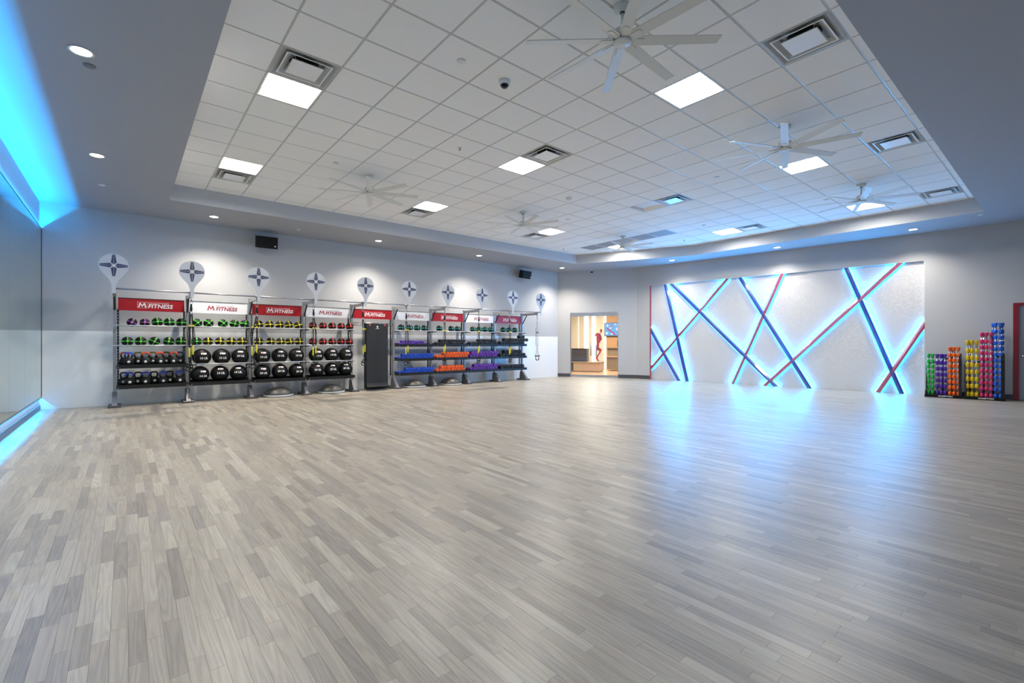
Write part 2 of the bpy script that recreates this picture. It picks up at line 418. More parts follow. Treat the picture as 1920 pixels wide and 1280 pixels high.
# hexagon tile relief, each tile tilted its own way
mb = MB(); a = .028; h = 0
row = 0; z = .0
dz = a * 1.5; dx = a * math.sqrt(3)
while z < RZ + a:
    x = R0 + (dx / 2 if row % 2 else 0)
    while x < R1 + dx / 2:
        tx, tz, lift = rng.uniform(-.08, .08), rng.uniform(-.09, .09), rng.uniform(.007, .010)
        P = [(min(R1 - .015, max(R0 + .001, x + (a - .0010) * math.sin(k * PI / 3))), min(RZ - .001, max(.0005, z + (a - .0010) * math.cos(k * PI / 3)))) for k in range(6)]
        Q = [p for k, p in enumerate(P) if p != P[k - 1]]; n_ = len(Q)
        if n_ > 2 and len(set(p[0] for p in Q)) > 1 and len(set(p[1] for p in Q)) > 1:
            vs = [(px, REC - lift + (px - x) * tx + (pz - z) * tz, pz) for px, pz in Q] + [(px, REC, pz) for px, pz in Q]
            mb.add(vs, [tuple(range(n_))] + [(k, n_ + k, n_ + (k + 1) % n_, (k + 1) % n_) for k in range(n_)], 0, False, T_R)
        x += dx
    row += 1; z += dz
stuff(mb.build('hexagon_tile', M['hextile'], wall_right))
# ceiling ------------------------------------------------------------
mb = MB(); mb.box(XM, 15.6, YN, YR, 4.36, 4.40); ceiling = struct(mb.build('ceiling', M['deck']))
mb = MB()
vs = [(*p, Z_S) for p in OUT] + [(*p, Z_S) for p in INN] + [(*p, Z_S + .03) for p in OUT] + [(*p, Z_S + .03) for p in INN]
fs = [(i, 5 + i, 5 + (i + 1) % 5, (i + 1) % 5) for i in range(5)] + [(10 + i, 10 + (i + 1) % 5, 15 + (i + 1) % 5, 15 + i) for i in range(5)]
mb.add(vs, fs); mb.build('soffit', M['soffit'], ceiling)
mb = MB()
for i in range(5):
    p, q = Vector(INN[i]), Vector(INN[(i + 1) % 5]); d = (q - p).normalized(); n = Vector((-d.y, d.x))
    if (Vector((6, 6)) - p).dot(n) > 0: n = -n
    mb.add([(*p, Z_S), (*q, Z_S), (*(q + n * .05), Z_S + .001), (*(p + n * .05), Z_S + .001), (*p, 4.34), (*q, 4.34), (*(q + n * .05), 4.34), (*(p + n * .05), 4.34)],
           [(0, 1, 2, 3), (4, 7, 6, 5), (0, 4, 5, 1), (2, 6, 7, 3), (1, 5, 6, 2), (3, 7, 4, 0)])
mb.build('fascia', M['fascia'], ceiling)
# lay-in ceiling
U0, V0, S = 1.203, 4.457, .6096
LIGHTS = [(0, 2), (0, 7), (6, -3), (6, 2), (12, -3), (6, 7), (18, -3), (12, 7), (18, 2), (17, 7)]
VENTS = [(0, 1), (0, 8), (6, -5), (6, 1), (12, -5), (18, -5), (6, 8), (12, 1), (18, 1), (12, 8)]
RETURNS = [(16, 8), (16, 7), (16, 6), (16, 5), (16, 4)]
OFF = [(12, 2)]
skip = set(LIGHTS + VENTS + RETURNS + OFF)
def clip(poly):
    for i in range(5):
        a, b = INN[i], INN[(i + 1) % 5]; out = []
        sd = lambda p: -((b[0] - a[0]) * (p[1] - a[1]) - (b[1] - a[1]) * (p[0] - a[0]))
        for k in range(len(poly)):
            p, q = poly[k], poly[(k + 1) % len(poly)]; sp, sq = sd(p), sd(q)
            if sp >= 0: out.append(p)
            if (sp < 0) != (sq < 0): t = sp / (sp - sq); out.append((p[0] + (q[0] - p[0]) * t, p[1] + (q[1] - p[1]) * t))
        poly = out
        if len(poly) < 3: return []
    return poly
e = .0105
tiles = []
for i in range(-1, 22):
    for j in range(-6, 12):
        if (i, j) in skip: continue
        x0, y0 = U0 + i * S, V0 + j * S
        poly = clip([(x0 + e, y0 + e), (x0 + S - e, y0 + e), (x0 + S - e, y0 + S - e), (x0 + e, y0 + S - e)])
        if not poly: continue
        ar = abs(sum(poly[k][0] * poly[(k + 1) % len(poly)][1] - poly[(k + 1) % len(poly)][0] * poly[k][1] for k in range(len(poly)))) / 2
        if ar < .004: continue
        cx = sum(p[0] for p in poly) / len(poly); cy = sum(p[1] for p in poly) / len(poly)
        pr = proj(cx, cy, Z_T); sc_ = ar / pr[2] ** 3 if pr and -60 < pr[0] < 1980 and pr[1] > -60 else 0
        tiles.append((sc_, poly, ar > (S - 2 * e) ** 2 * .999, (x0 + S / 2, y0 + S / 2)))
tiles.sort(key=lambda t: -t[0])
hh = S / 2 - e
tb = MB(); c_ = .004
tb.add([(-hh, -hh, .016), (hh, -hh, .016), (hh, hh, .016), (-hh, hh, .016), (-hh, -hh, c_), (hh, -hh, c_), (hh, hh, c_), (-hh, hh, c_),
        (-hh + c_, -hh + c_, 0), (hh - c_, -hh + c_, 0), (hh - c_, hh - c_, 0), (-hh + c_, hh - c_, 0)],
       [(0, 1, 2, 3), (8, 11, 10, 9)] + [(k, k + 4, (k + 1) % 4 + 4, (k + 1) % 4) for k in range(4)] + [(k + 4, k + 8, (k + 1) % 4 + 8, (k + 1) % 4 + 4) for k in range(4)])
tile_me = tb.mesh('ceiling_tile', M['tile'])
rest = MB()
for k, (s_, poly, full, c) in enumerate(tiles):
    if k < 300:
        if full: put('ceiling_tile', tile_me, ceiling, (c[0], c[1], Z_T))
        else: MB().prism([(p[0] - c[0], p[1] - c[1]) for p in poly], 0, .016).build('ceiling_tile', M['tile'], ceiling, (c[0], c[1], Z_T))
    else: rest.prism(poly, Z_T, Z_T + .016)
if rest.v: stuff(rest.build('ceiling_tiling', M['tile'], ceiling))
gb = MB()
for i in range(-1, 23):
    x = U0 + i * S; p = clip([(x - .012, 0), (x + .012, 0), (x + .012, 12), (x - .012, 12)])
    if p: gb.prism(p, Z_T + .005, Z_T + .03)
for j in range(-6, 13):
    y = V0 + j * S; p = clip([(0, y - .012), (14, y - .012), (14, y + .012), (0, y + .012)])
    if p: gb.prism(p, Z_T + .0055, Z_T + .029)
stuff(gb.build('ceiling_grid', M['grid'], ceiling))

# ------------------------------------------------------------------ mirrors and cove strips on the left wall
MZ0, MZ1 = .25, 3.42
seams = [YR - .002, 11.89, 10.6, 9.31, 8.02, 6.73, 5.44, 4.15, 2.86, 1.57, .28, -1.01, YN + .002]
for k in range(len(seams) - 1):
    y1, y0 = seams[k], seams[k + 1]
    mb = MB(); mb.box(XM + .001, XM + .028, y0 + .003, y1 - .003, MZ0, MZ1)
    t = tag(mb.build('mirror', [M['mirror_edge'], M['mirror']]), f'tall frameless wall mirror panel, {ORD[k]} from the rack wall', 'mirror', 'wall mirrors')
    for p in t.data.polygons:
        if p.normal.x > .9: p.material_index = 1
mb = MB(); mb.box(XM + .028, XM + .034, YR - .009, YR - .0065, MZ0, MZ1)
tag(mb.build('corner_trim', M['base']), 'thin dark vertical trim where the mirrors meet the rack wall', 'trim')
def cove(name, z, up, label):
    s = 1 if up else -1
    r = thing(name, label, 'light strip', (XM, YN, z), group='blue strips along the mirror wall')
    L = YR - YN
    b = MB()
    b.box(.001, .0275, 0, L, min(0, -.012 * s), max(0, -.012 * s)); b.box(.0245, .0275, 0, L, min(0, .020 * s), max(0, .020 * s))
    b.build('channel', M['mirror_edge'], r)
    b = MB(); x0, x1, zz = .004, .0085, .003 * s
    b.add([(x0, 0.01, zz), (x1, 0.01, zz), (x1, L - .005, zz), (x0, L - .005, zz)], [(0, 1, 2, 3) if up else (3, 2, 1, 0)])
    b.build('led_strip', M['cove'] if up else M['cove_low'], r)
cove('light_strip', MZ1 + .013, True, 'glowing blue light strip along the top of the mirrors')
cove('light_strip', MZ0 - .013, False, 'glowing blue light strip under the bottom edge of the mirrors')
mb = MB(); mb.box(XM + .0005, XM + .014, YN, YR - .001, 0, .097); struct(mb.build('baseboard_left', M['base']))

# ------------------------------------------------------------------ storage rack
UP = [-.16 + 1.193 * i for i in range(10)]
VP = 12.20; VA = 11.46
rack = thing('storage_rack', 'long silver nine bay storage rack along the white and grey wall', 'rack', (UP[0], VP, 0))
def R(mb, name, m): return mb.build(name, m, rack)
def rel(u, v, z=0): return (u - UP[0], v - VP, z)
b = MB(); b.box(-.026, .026, 0, .075, .04, 2.24); post_me = b.mesh('post', M['steel'])
b = MB()
b.add([(-.04, -.25, .045), (.04, -.25, .045), (.036, -.03, .29), (-.036, -.03, .29), (-.04, .12, .045), (.04, .12, .045), (.036, .10, .29), (-.036, .10, .29)],
      [(0, 1, 2, 3), (5, 4, 7, 6), (4, 0, 3, 7), (1, 5, 6, 2), (3, 2, 6, 7), (1, 0, 4, 5)])
foot_me = b.mesh('foot', M['footgrey'])
b = MB(); b.cbox(-.10, .10, -.28, .2, 0, .045, .006); plate_me = b.mesh('base_plate', M['base'])
b = MB(); b.box(-.02, .02, VA - VP - .02, .08, 2.20, 2.27); b.box(-.028, .028, -.01, .085, 2.13, 2.29)
arm_me = b.mesh('arm', M['steel'])
b = MB(); b.tube([(0, -.004, 1.93), (0, -.22, 2.20)], .017, 8); strut_me = b.mesh('strut', M['black'])
b = MB(); b.box(-.016, .016, 0, .03, .36, 1.95)
for k in range(26): b.box(-.006, .006, -.0012, 0, .42 + k * .058, .445 + k * .058, 1)
std_me = b.mesh('slotted_standard', [M['black'], M['alu']])
b = MB(); b.lathe([(.0, -.03), (.024, -.03), (.024, .03), (0, .03)], 12, 0, Matrix.Rotation(PI / 2, 4, 'Y')); coll_me = b.mesh('bar_collar', M['steel'])
b = MB(); b.box(-.006, .006, -.028, .01, 2.16, 2.27); b.tube([(0, -.012, 2.16), (0, -.012, 2.14), (0, .012, 2.125), (0, .03, 2.14)], .006, 6); hook_me = b.mesh('hook', M['steel'])
for i, u in enumerate(UP):
    o = (u - UP[0], 0, 0)
    for nm, me in (('post', post_me), ('foot', foot_me), ('base_plate', plate_me), ('arm', arm_me), ('strut', strut_me)): put(nm, me, rack, o)
    if i < 9: put('slotted_standard', std_me, rack, (u - UP[0] + .05, .10, 0))
    if i > 0: put('slotted_standard', std_me, rack, (u - UP[0] - .05, .10, 0))
    put('bar_collar', coll_me, rack, (u - UP[0], VA - VP, 2.285)); put('hook', hook_me, rack, (u - UP[0], VA - VP, 0))
b = MB(); b.tube([(.03, 0, 0), (1.163, 0, 0)], .017, 10); bar_me = b.mesh('pull_up_bar', M['steel'])
b = MB(); b.tube([(-.05, 0, 0), (1.21, 0, 0)], .0135, 10); rail_me = b.mesh('shelf_rail', M['rail'])
b = MB(); b.box(-.012, .012, -.22, .1, -.03, -.012); b.box(-.012, .012, .03, .11, -.05, .03); brk_me = b.mesh('shelf_bracket', M['black'])
b = MB(); b.box(.035, 1.185, -.23, .12, -.012, 0); b.box(.035, 1.185, -.24, -.228, -.055, .022); b.box(.035, 1.185, .12, .128, -.012, .05)
b.box(.03, .037, -.235, .12, -.05, .02); b.box(1.183, 1.19, -.235, .12, -.05, .02); b.box(.05, .062, -.2415, -.24, -.045, -.02, 1); b.box(1.16, 1.172, -.2415, -.24, -.045, -.02, 1)
tray_me = b.mesh('shelf_tray', [M['black'], M['alu']])
SH = [1.615, 1.215, .815, .412]
kinds = ['rrtt', 'rrrt', 'rrrt', 'rrrt', None, 'rttt', 'rttt', 'rttt', 'rttt']
for i in range(9):
    put('pull_up_bar', bar_me, rack, (UP[i] - UP[0], VA - VP, 2.285))
    if not kinds[i]: continue
    for k, ch in enumerate(kinds[i]):
        o = (UP[i] - UP[0], 0, SH[k])
        if ch == 't': put('shelf_tray', tray_me, rack, o)
        else:
            hw = .12 if k == 2 else .075
            put('shelf_rail', rail_me, rack, (o[0], -.05 - hw, SH[k])); put('shelf_rail', rail_me, rack, (o[0], -.05 + hw, SH[k]))
            for s in (.05, 1.143): put('shelf_bracket', brk_me, rack, (o[0] + s, 0, SH[k]))
# mat hanger rails in the fifth bay
for z, y in ((1.80, -.04), (1.745, -.02)):
    b = MB(); b.tube([(UP[4] - UP[0] + .02, y, z), (UP[5] - UP[0] - .02, y, z)], .012, 8); R(b, 'hanger_rail', M['chrome'])
for x in (5.0, 5.42):
    b = MB(); b.tube([(x - UP[0], -.02, 1.745), (x - UP[0], -.27, 1.745), (x - UP[0], -.28, 1.765)], .008, 8); R(b, 'hanger_prong', M['chrome'])

# banner signs ---------------------------------------------------------
t_fit = text_mesh('FITNESS', .112, M['white'], offset=.0022, shear=.16, depth=.001, align='LEFT', sx=1.05)
t_mtn = text_mesh('MOUNTAINSIDE', .036, M['white'], depth=.001, align='LEFT', sx=1.1, space=1.25)
mbm = MB(); tw = .021
for s_ in (-1, 1):
    mbm.prism([(s_ * .066, -.046), (s_ * .044, -.046), (s_ * .026, .046), (s_ * .046, .046)], 0, .001, 0, Matrix.Rotation(PI / 2, 4, 'X'))
    mbm.prism([(s_ * .046, .046), (s_ * .024, .046), (0, -.006), (0, -.036)], 0, .0012, 0, Matrix.Rotation(PI / 2, 4, 'X'))
t_m = mbm.mesh('logo_letter', M['white'])
def recol(me, m): c = me.copy(); c.materials.clear(); c.materials.append(m); return c
t_fit2, t_mtn2, t_m2 = recol(t_fit, M['redprint']), recol(t_mtn, M['greyprint']), recol(t_m, M['redprint'])
fb = MB()
for x0, x1, z0, z1 in ((-.08, .08, .058, .062), (-.08, .08, -.062, -.058), (-.08, -.076, -.062, .062), (.076, .08, -.062, .062)): fb.box(x0, x1, -.0012, 0, z0, z1)
f_w, f_g = fb.mesh('logo_frame', M['white']), fb.mesh('logo_frame', M['domebase'])
pos = ['nearest the mirror wall', 'second bay from the mirror wall', 'third bay from the mirror wall', 'fourth bay from the mirror wall', 'above the hanging black mats',
       'above teal balls next to the hanging mats', 'above the orange dumbbells', 'above the second last dumbbell bay', 'on the last bay by the glass door']
for i in range(9):
    red = i % 2 == 0
    t = thing('banner_sign', f'{"red" if red else "white"} fitness banner sign on the rack, {pos[i]}', 'sign', (UP[i] + .5965, VP + .035, 2.045), group='banner signs on the rack')
    b = MB(); b.cbox(-.545, .545, -.008, .012, -.122, .122, .003); b.build('panel', M['redsign'] if red else M['whitesign'], t)
    b = MB(); b.box(-.548, .548, -.014, .014, .122, .134); b.build('top_rail', M['black'] if red else M['base'], t)
    put('logo_letter', t_m if red else t_m2, t, (-.165, -.0105, -.004)); put('logo_frame', f_w if red else f_g, t, (-.165, -.0085, 0))
    put('lettering', t_mtn if red else t_mtn2, t, (-.07, -.0105, .046)); put('lettering', t_fit if red else t_fit2, t, (-.075, -.0105, -.022))

# paddle signs ---------------------------------------------------------
RP, ZP = .215, 2.69
poly = []
for k in range(-60, 241, 6):
    a = math.radians(k)
    if -40 <= k <= 220: poly.append((RP * math.cos(a), RP * math.sin(a)))
poly += [(-.13, -.185), (-.075, -.25), (-.042, -.32), (-.030, -.40), (-.027, -.51), (.027, -.51), (.030, -.40), (.042, -.32), (.075, -.25), (.13, -.185)]
RX = Matrix.Rotation(PI / 2, 4, 'X')
b = MB(); b.prism(poly, -.004, .004, 0, RX); paddle_me = b.mesh('panel', M['paddle'])
b = MB()
for k in range(4):
    for s in (-1, 1):
        P = [(s * .0025, .026), (s * .0025, .20), (s * .014, .199), (s * .020, .190), (s * .041, .056), (s * .036, .046)]
        b.prism(P, .0045, .0065, 0, RX @ Matrix.Rotation(k * PI / 2, 4, 'Z'))
b.lathe([(0, .0045), (.014, .0045), (.014, .0065), (0, .0065)], 10, 1, RX)
emb_me = b.mesh('emblem', [M['slate'], M['white']])
b = MB(); b.box(-.02, .02, .004, .185, -.42, -.39); b.box(-.022, .022, .0, .012, -.47, -.36); pbr_me = b.mesh('bracket', M['steel'])
lbl = ['nearest the mirror wall', 'between the first red and first white banners', 'between the first white and second red banners', 'between the second red and second white banners',
       'at the mirror side of the hanging mats', 'at the dumbbell side of the hanging mats', 'between the first two dumbbell bays', 'over the middle of the dumbbell bays', 'over the last dumbbell bay', 'at the end nearest the glass door']
for i, u in enumerate(UP):
    t = thing('paddle_sign', f'pale round paddle sign with dark cross emblem, {lbl[i]}', 'sign', (u, 11.28, ZP), group='round paddle signs on the rack')
    put('panel', paddle_me, t); put('emblem', emb_me, t, (0, .0, 0)); put('bracket', pbr_me, t)

# suspension trainers --------------------------------------------------
def trainer(i, u, sway, hz, dx, pale=False):
    nm = ['', 'beside the first white banner', 'beside the second red banner', 'beside the second white banner', 'beside the hanging black mats', 'before the first teal balls',
          'before the orange dumbbells', 'before the purple dumbbells', 'before the black dumbbells', 'near the glass door']
    lab = f'pale suspension trainer strap hanging clear of the rack {nm[i]}' if pale else f'black suspension trainer with yellow grips hanging {nm[i]}'
    t = thing('suspension_trainer', lab, 'trainer', (u, VA - .005, 0), group='suspension trainers on the pull up bars')
    m = M['strapw'] if pale else M['strap']
    b = MB(); ring = [(.022 * math.cos(a), 0, 2.095 + .042 * math.sin(a)) for a in [k * PI / 8 for k in range(16)]]
    b.tube(ring, .0055, 6, closed=True); b.build('carabiner', M['chrome'], t)
    b = MB(); b.ribbon([(0, 0, 2.058), (0, 0, 2.0), (0, 0, 1.90)], .034, .006, (1, 0, 0)); b.box(-.022, .022, -.008, .008, 1.93, 1.99); b.build('anchor_strap', m, t)
    b = MB(); ring = [(.020 * math.cos(a), 0, 1.88 + .028 * math.sin(a)) for a in [k * PI / 6 for k in range(12)]]; b.tube(ring, .005, 6, closed=True); b.build('equaliser_ring', M['chrome'], t)
    if pale:
        for s in (-1, 1):
            b = MB(); b.ribbon([(s * .01, 0, 1.86), (s * .030, 0, 1.78), (s * .032, 0, 1.5), (s * .032, 0, 1.22), (s * .012, 0, 1.17)], .020, .006, (1, .2, 0))
            b.ribbon([(s * .016, .01, 1.80), (s * .048, .01, 1.75), (s * .048, .01, 1.2), (s * .02, .01, 1.15)], .007, .006, (1, .2, 0), 1)
            b.build('strap', [m, M['strap']], t)
            b = MB(); b.tube([(s * .01, 0, 1.165), (s * .03, 0, 1.02), (s * .095, s * .02, .83)], .006, 6); b.tube([(s * .006, 0, 1.16), (0, 0, 1.0), (s * .05, 0, .84)], .005, 6); b.build('cord', m, t)
            b = MB(); b.tube([(s * -.095, s * .02, .845), (s * .095, s * .02, .825)], .016, 8)
            b.tube([(s * .095, s * .02, .82), (s * .09, s * .02, .77), (s * .03, 0, .70), (-s * .03, 0, .69), (-s * .085, -.01, .74)], .010, 6); b.build('foot_cradle', M['black'], t)
        b = MB(); b.box(-.05, .05, -.012, .016, 1.60, 1.63); b.build('buckle', M['black'], t)
        return
    for s in (-1, 1):
        x1 = dx * s + sway
        b = MB(); zt = hz + .10
        b.ribbon([(s * .012, 0, 1.86), (s * .018 + sway * .3, -.004, 1.75), (x1 * .8, -.012, 1.55), (x1, 0, hz + .22), (x1 * .95, .0, zt)], .024, .005, (1, .3, 0))
        b.ribbon([(x1 * .9 + s * .012, .012, 1.62), (x1 + s * .03, .02, hz + .32), (x1 + s * .012, .012, zt + .02)], .022, .004, (.6, 1, 0))
        b.build('strap', m, t)
        b = MB(); b.box(x1 * .9 - .016, x1 * .9 + .016, -.02, .002, 1.60, 1.635); b.build('buckle', M['yellow'] if not pale else M['black'], t)
        dzz = .025 * s
        if not pale:
            b = MB(); b.lathe([(0, -.095), (.011, -.095), (.014, -.085), (.014, .085), (.011, .095), (0, .095)], 10, 0, Matrix.Translation((x1, 0, hz + dzz)))
            b.build('grip', M['yellow'], t)
        b = MB(); z0 = hz + dzz - .10
        b.ribbon([(x1 - .014, 0, z0), (x1 - .05 * s * .6, -.004, z0 - .10), (x1 - .055, 0, z0 - .20)], .028, .006, (.5, 1, 0))
        b.ribbon([(x1 + .014, 0, z0), (x1 + .03, -.006, z0 - .10), (x1 + .06, 0, z0 - .20)], .028, .006, (.5, 1, 0))
        ring = [(x1 + .062 * math.cos(a), .02 * s + .018 * math.cos(a), z0 - .225 + .055 * math.sin(a)) for a in [PI + k * PI / 9 for k in range(10)]]
        b.tube(ring, .0115, 6); b.box(x1 - .06, x1 + .06, .02 * s - .012, .02 * s + .012, z0 - .215, z0 - .19)
        b.build('foot_cradle', M['black'], t)
for i, (sw, hz, dx) in {1: (.0, 1.10, .032), 2: (-.05, 1.12, .045), 3: (.02, 1.09, .03), 4: (.03, 1.11, .024), 5: (.02, 1.08, .03), 6: (.0, 1.10, .02), 7: (.0, 1.07, .02), 8: (.02, 1.02, .022)}.items():
    trainer(i, UP[i], sw, hz, dx)
trainer(9, UP[9], 0, 1.06, .022, True)

# medicine balls -------------------------------------------------------
def ball_mats(c1): return M.setdefault('mb_' + c1, mat('mb_' + c1, c1, .5, vary=.05))
def med_meshes(Rb, color):
    b = MB(); b.sphere((0, 0, 0), Rb, 24, 14); body = b.mesh('ball', M['vinylball'])
    b = MB(); r = Rb * 1.008
    for k in range(4):
        T = Matrix.Rotation(k * PI / 2, 4, 'Y'); vs = []; fs = []
        n = 7
        for q in range(n):
            th = .22 + q / (n - 1) * 1.75; hw = .085 + .17 * min(1, q / (n - 1) * 1.3)
            for s in (-1, 0, 1):
                d = Vector((math.tan(hw) * s * math.sin(th), -math.cos(th), math.sin(th))).normalized(); vs.append(d * r)
        for q in range(n - 1):
            for s in range(2): fs.append((q * 3 + s, q * 3 + 3 + s, q * 3 + 4 + s, q * 3 + 1 + s))
        b.add(vs, fs, 0, True, T)
    b.lathe([(0, r * 1.004), (.022, r * .982), (.024, r * .968)], 14, 0, RX)
    b.lathe([(0, r * 1.010), (.006, r * 1.004), (.007, r * .995)], 10, 1, RX)
    return body, b.mesh('stripe', [ball_mats(color), M['white']])
G, P, Y, RD, TL = '4bc42c', 'a55ab8', 'e0d22a', 'd8302c', '1e9a94'
NAMEC = {G: 'green', P: 'purple', Y: 'yellow', RD: 'red', TL: 'teal'}
medm = {c: med_meshes({P: .086}.get(c, .097), c) for c in (G, P, Y, RD, TL)}
bayname = {0: 'first rack bay', 1: 'second rack bay', 2: 'third rack bay', 3: 'bay before the mats', 5: 'bay after the mats',
           6: 'bay of orange dumbbells', 7: 'bay of purple dumbbells', 8: 'last rack bay'}
rows = [(0, 0, [(.107, P, 25), (.31, P, 0), (.515, G, -8), (.715, G, -5), (.925, G, 0)]), (0, 1, [(.035, G, 0), (.245, G, 0), (.467, G, 28), (.705, G, 10), (.915, G, 2)]),
        (1, 0, [(1.20, G, 48), (1.41, G, 44), (1.68, G, 42), (1.905, G, 15), (2.11, G, 12)]), (1, 1, [(1.19, G, 0), (1.40, Y, 0), (1.625, Y, 5), (1.84, Y, 5), (2.05, Y, 0)]),
        (2, 0, [(2.40, Y, -8), (2.625, Y, -4), (2.845, Y, -3), (3.05, Y, -10), (3.265, Y, -14)]), (2, 1, [(2.40, Y, 2), (2.65, Y, 0), (2.87, Y, -3), (3.075, Y, -8), (3.285, Y, 0)]),
        (3, 0, [(3.61, RD, 0), (3.855, RD, -6), (4.085, RD, -8), (4.315, RD, -6), (4.535, RD, -4)]), (3, 1, [(3.61, RD, 2), (3.855, RD, -2), (4.085, RD, -4), (4.31, RD, 0), (4.53, RD, 0)]),
        (5, 0, [(6.0, TL, 0), (6.26, TL, 0), (6.5, TL, 0), (6.735, TL, 0)]), (6, 0, [(7.24, TL, 0), (7.66, TL, 0), (7.89, TL, 0)]),
        (7, 0, [(8.46, TL, 0), (8.70, TL, 0), (8.93, TL, 0), (9.165, TL, 0)]), (8, 0, [(9.68, TL, 0), (9.93, TL, 0), (10.18, TL, 0)])]
for bay, k, items in rows:
    for q, (u, c, ang) in enumerate(items):
        Rb = {P: .086}.get(c, .097); z = SH[k] + math.sqrt((Rb + .0137) ** 2 - .075 ** 2) + .0005
        where = f'{ORD[q]} on the {"top" if k == 0 else "second"} shelf, {bayname[bay]}'
        t = thing('medicine_ball', f'black {NAMEC[c]} striped medicine ball, {where}', 'ball', (u, VP - .05, z), group='striped medicine balls on the rack')
        put('ball', medm[c][0], t); s = put('stripe', medm[c][1], t); s.rotation_euler = (rng.uniform(-.12, .02), math.radians(ang), rng.uniform(-.06, .06))

# wall balls -----------------------------------------------------------
RW = .177
b = MB(); b.sphere((0, 0, 0), RW, 32, 20); wb_me = b.mesh('ball', M['vinylball'])
def on_ball(me, r, off=.0012):
    for v in me.vertices:
        x, z = v.co.x, v.co.z; d = max(1e-6, r * r - x * x - z * z); v.co.y = -math.sqrt(d) - off
    return me
wtxt = {}
for s in ('10 LB.', '14 LB.', '20 LB.', '25 LB.'):
    me = text_mesh(s, .062, M['white'], offset=.0018); me.transform(Matrix.Translation((0, 0, -.02))); wtxt[s] = on_ball(me, RW, .002)
b = MB(); n = 8; vs = [(-.05 + .10 * i / n, 0, .062 + .034 * j / 3) for j in range(4) for i in range(n + 1)]
fs = [(j * (n + 1) + i, j * (n + 1) + i + 1, (j + 1) * (n + 1) + i + 1, (j + 1) * (n + 1) + i) for j in range(3) for i in range(n)]
b.add(vs, fs); patch_me = on_ball(b.mesh('badge', M['white']), RW, .0015)
b = MB(); vs = [(-.036 + .022 * i / 2, 0, .064 + .022 * j / 2) for j in range(3) for i in range(3)]
b.add(vs, [(j * 3 + i, j * 3 + i + 1, j * 3 + i + 4, j * 3 + i + 3) for j in range(2) for i in range(2)]); mark_me = on_ball(b.mesh('badge_mark', M['redsign']), RW, .0025)
WB = [(1, 2, 1.285, '10 LB.', -.05, -.15), (1, 2, 1.655, '10 LB.', -.04, -.02), (1, 2, 2.02, '10 LB.', .18, .10), (1, 3, 1.25, '14 LB.', -.10, -.32), (1, 3, 1.62, '14 LB.', .20, -.02), (1, 3, 1.99, '14 LB.', .25, .22),
      (2, 2, 2.47, '10 LB.', -.02, .0), (2, 2, 2.845, '10 LB.', .12, .05), (2, 2, 3.22, '10 LB.', .12, -.12), (2, 3, 2.47, '20 LB.', .0, .0), (2, 3, 2.85, '20 LB.', .2, .02), (2, 3, 3.22, '20 LB.', .06, -.2),
      (3, 2, 3.69, '14 LB.', .02, -.12), (3, 2, 4.06, '14 LB.', .14, .0), (3, 2, 4.43, '14 LB.', .12, -.06), (3, 3, 3.69, '20 LB.', .2, .05), (3, 3, 4.06, '25 LB.', .2, .0), (3, 3, 4.42, '25 LB.', .28, .15)]
shortbay = {1: 'second rack bay', 2: 'third rack bay', 3: 'fourth rack bay'}
cnt = {}
for bay, k, u, s, rx, rz in WB:
    q = cnt.get((bay, k), 0); cnt[(bay, k)] = q + 1
    z = SH[2] + math.sqrt((RW + .0137) ** 2 - .12 ** 2) + .0005 if k == 2 else SH[3] + RW + .0005
    t = thing('wall_ball', f'large black {s[:2]} pound wall ball, {ORD[q]} on the {"rail" if k == 2 else "bottom"} shelf, {shortbay[bay]}', 'ball', (u, VP - .05, z), group='large black wall balls on the rack')
    put('ball', wb_me, t)
    for nm, me in (('lettering', wtxt[s]), ('badge', patch_me), ('badge_mark', mark_me)):
        o = put(nm, me, t); o.rotation_euler = (-rx, 0, -rz)

# kettlebells ----------------------------------------------------------
kb_body = {}
b = MB(); b.lathe([(0, 0), (.05, 0), (.062, .006), (.082, .04), (.089, .075), (.084, .11), (.068, .142), (.045, .158), (0, .163)], 22)
for s in (-1, 1): b.tube([(s * .042, 0, .145), (s * .056, 0, .185), (s * .058, 0, .21)], .0145, 10)
kb_me = b.mesh('bell', M['rubber'])
arch = [(-.058, 0, .205), (-.057, 0, .226), (-.047, 0, .246), (-.030, 0, .254), (0, 0, .256), (.030, 0, .254), (.047, 0, .246), (.057, 0, .226), (.058, 0, .205)]
def kb_handle(c):
    b = MB(); b.tube(arch, .0155, 10); return b.mesh('handle', M.setdefault('kb_' + c, mat('kb_' + c, c, .45, vary=.05)))
KC = {'blue': '2340b8', 'orange': 'e2501e', 'olive': '7d7a22', 'rust': 'b04622', 'maroon': '6a2418', 'navy': '18246e', 'black': '15171c'}
kbh = {k: kb_handle(v) for k, v in KC.items()}
b = MB(); b.lathe([(0, .0895), (.024, .087), (.025, .083)], 16, 0, Matrix.Translation((0, 0, .075)) @ RX); b.box(-.012, -.004, -.0915, -.085, .068, .084, 1); b.box(.002, .010, -.0915, -.085, .066, .082, 1)
kb_badge = b.mesh('badge', [M['whitepl'], M['greyprint']])
KB = [(2, 0, [(.055, 'blue'), (.325, 'orange'), (.555, 'orange'), (.785, 'orange')]), (2, 1, [(-.005, 'rust'), (.205, 'olive'), (.44, 'olive'), (.665, 'maroon'), (.905, 'navy')]),
      (3, 0, [(.07, 'blue'), (.325, 'blue'), (.605, 'blue'), (.885, 'blue')]), (3, 1, [(-.015, 'navy'), (.205, 'black'), (.465, 'black'), (.725, 'black')])]
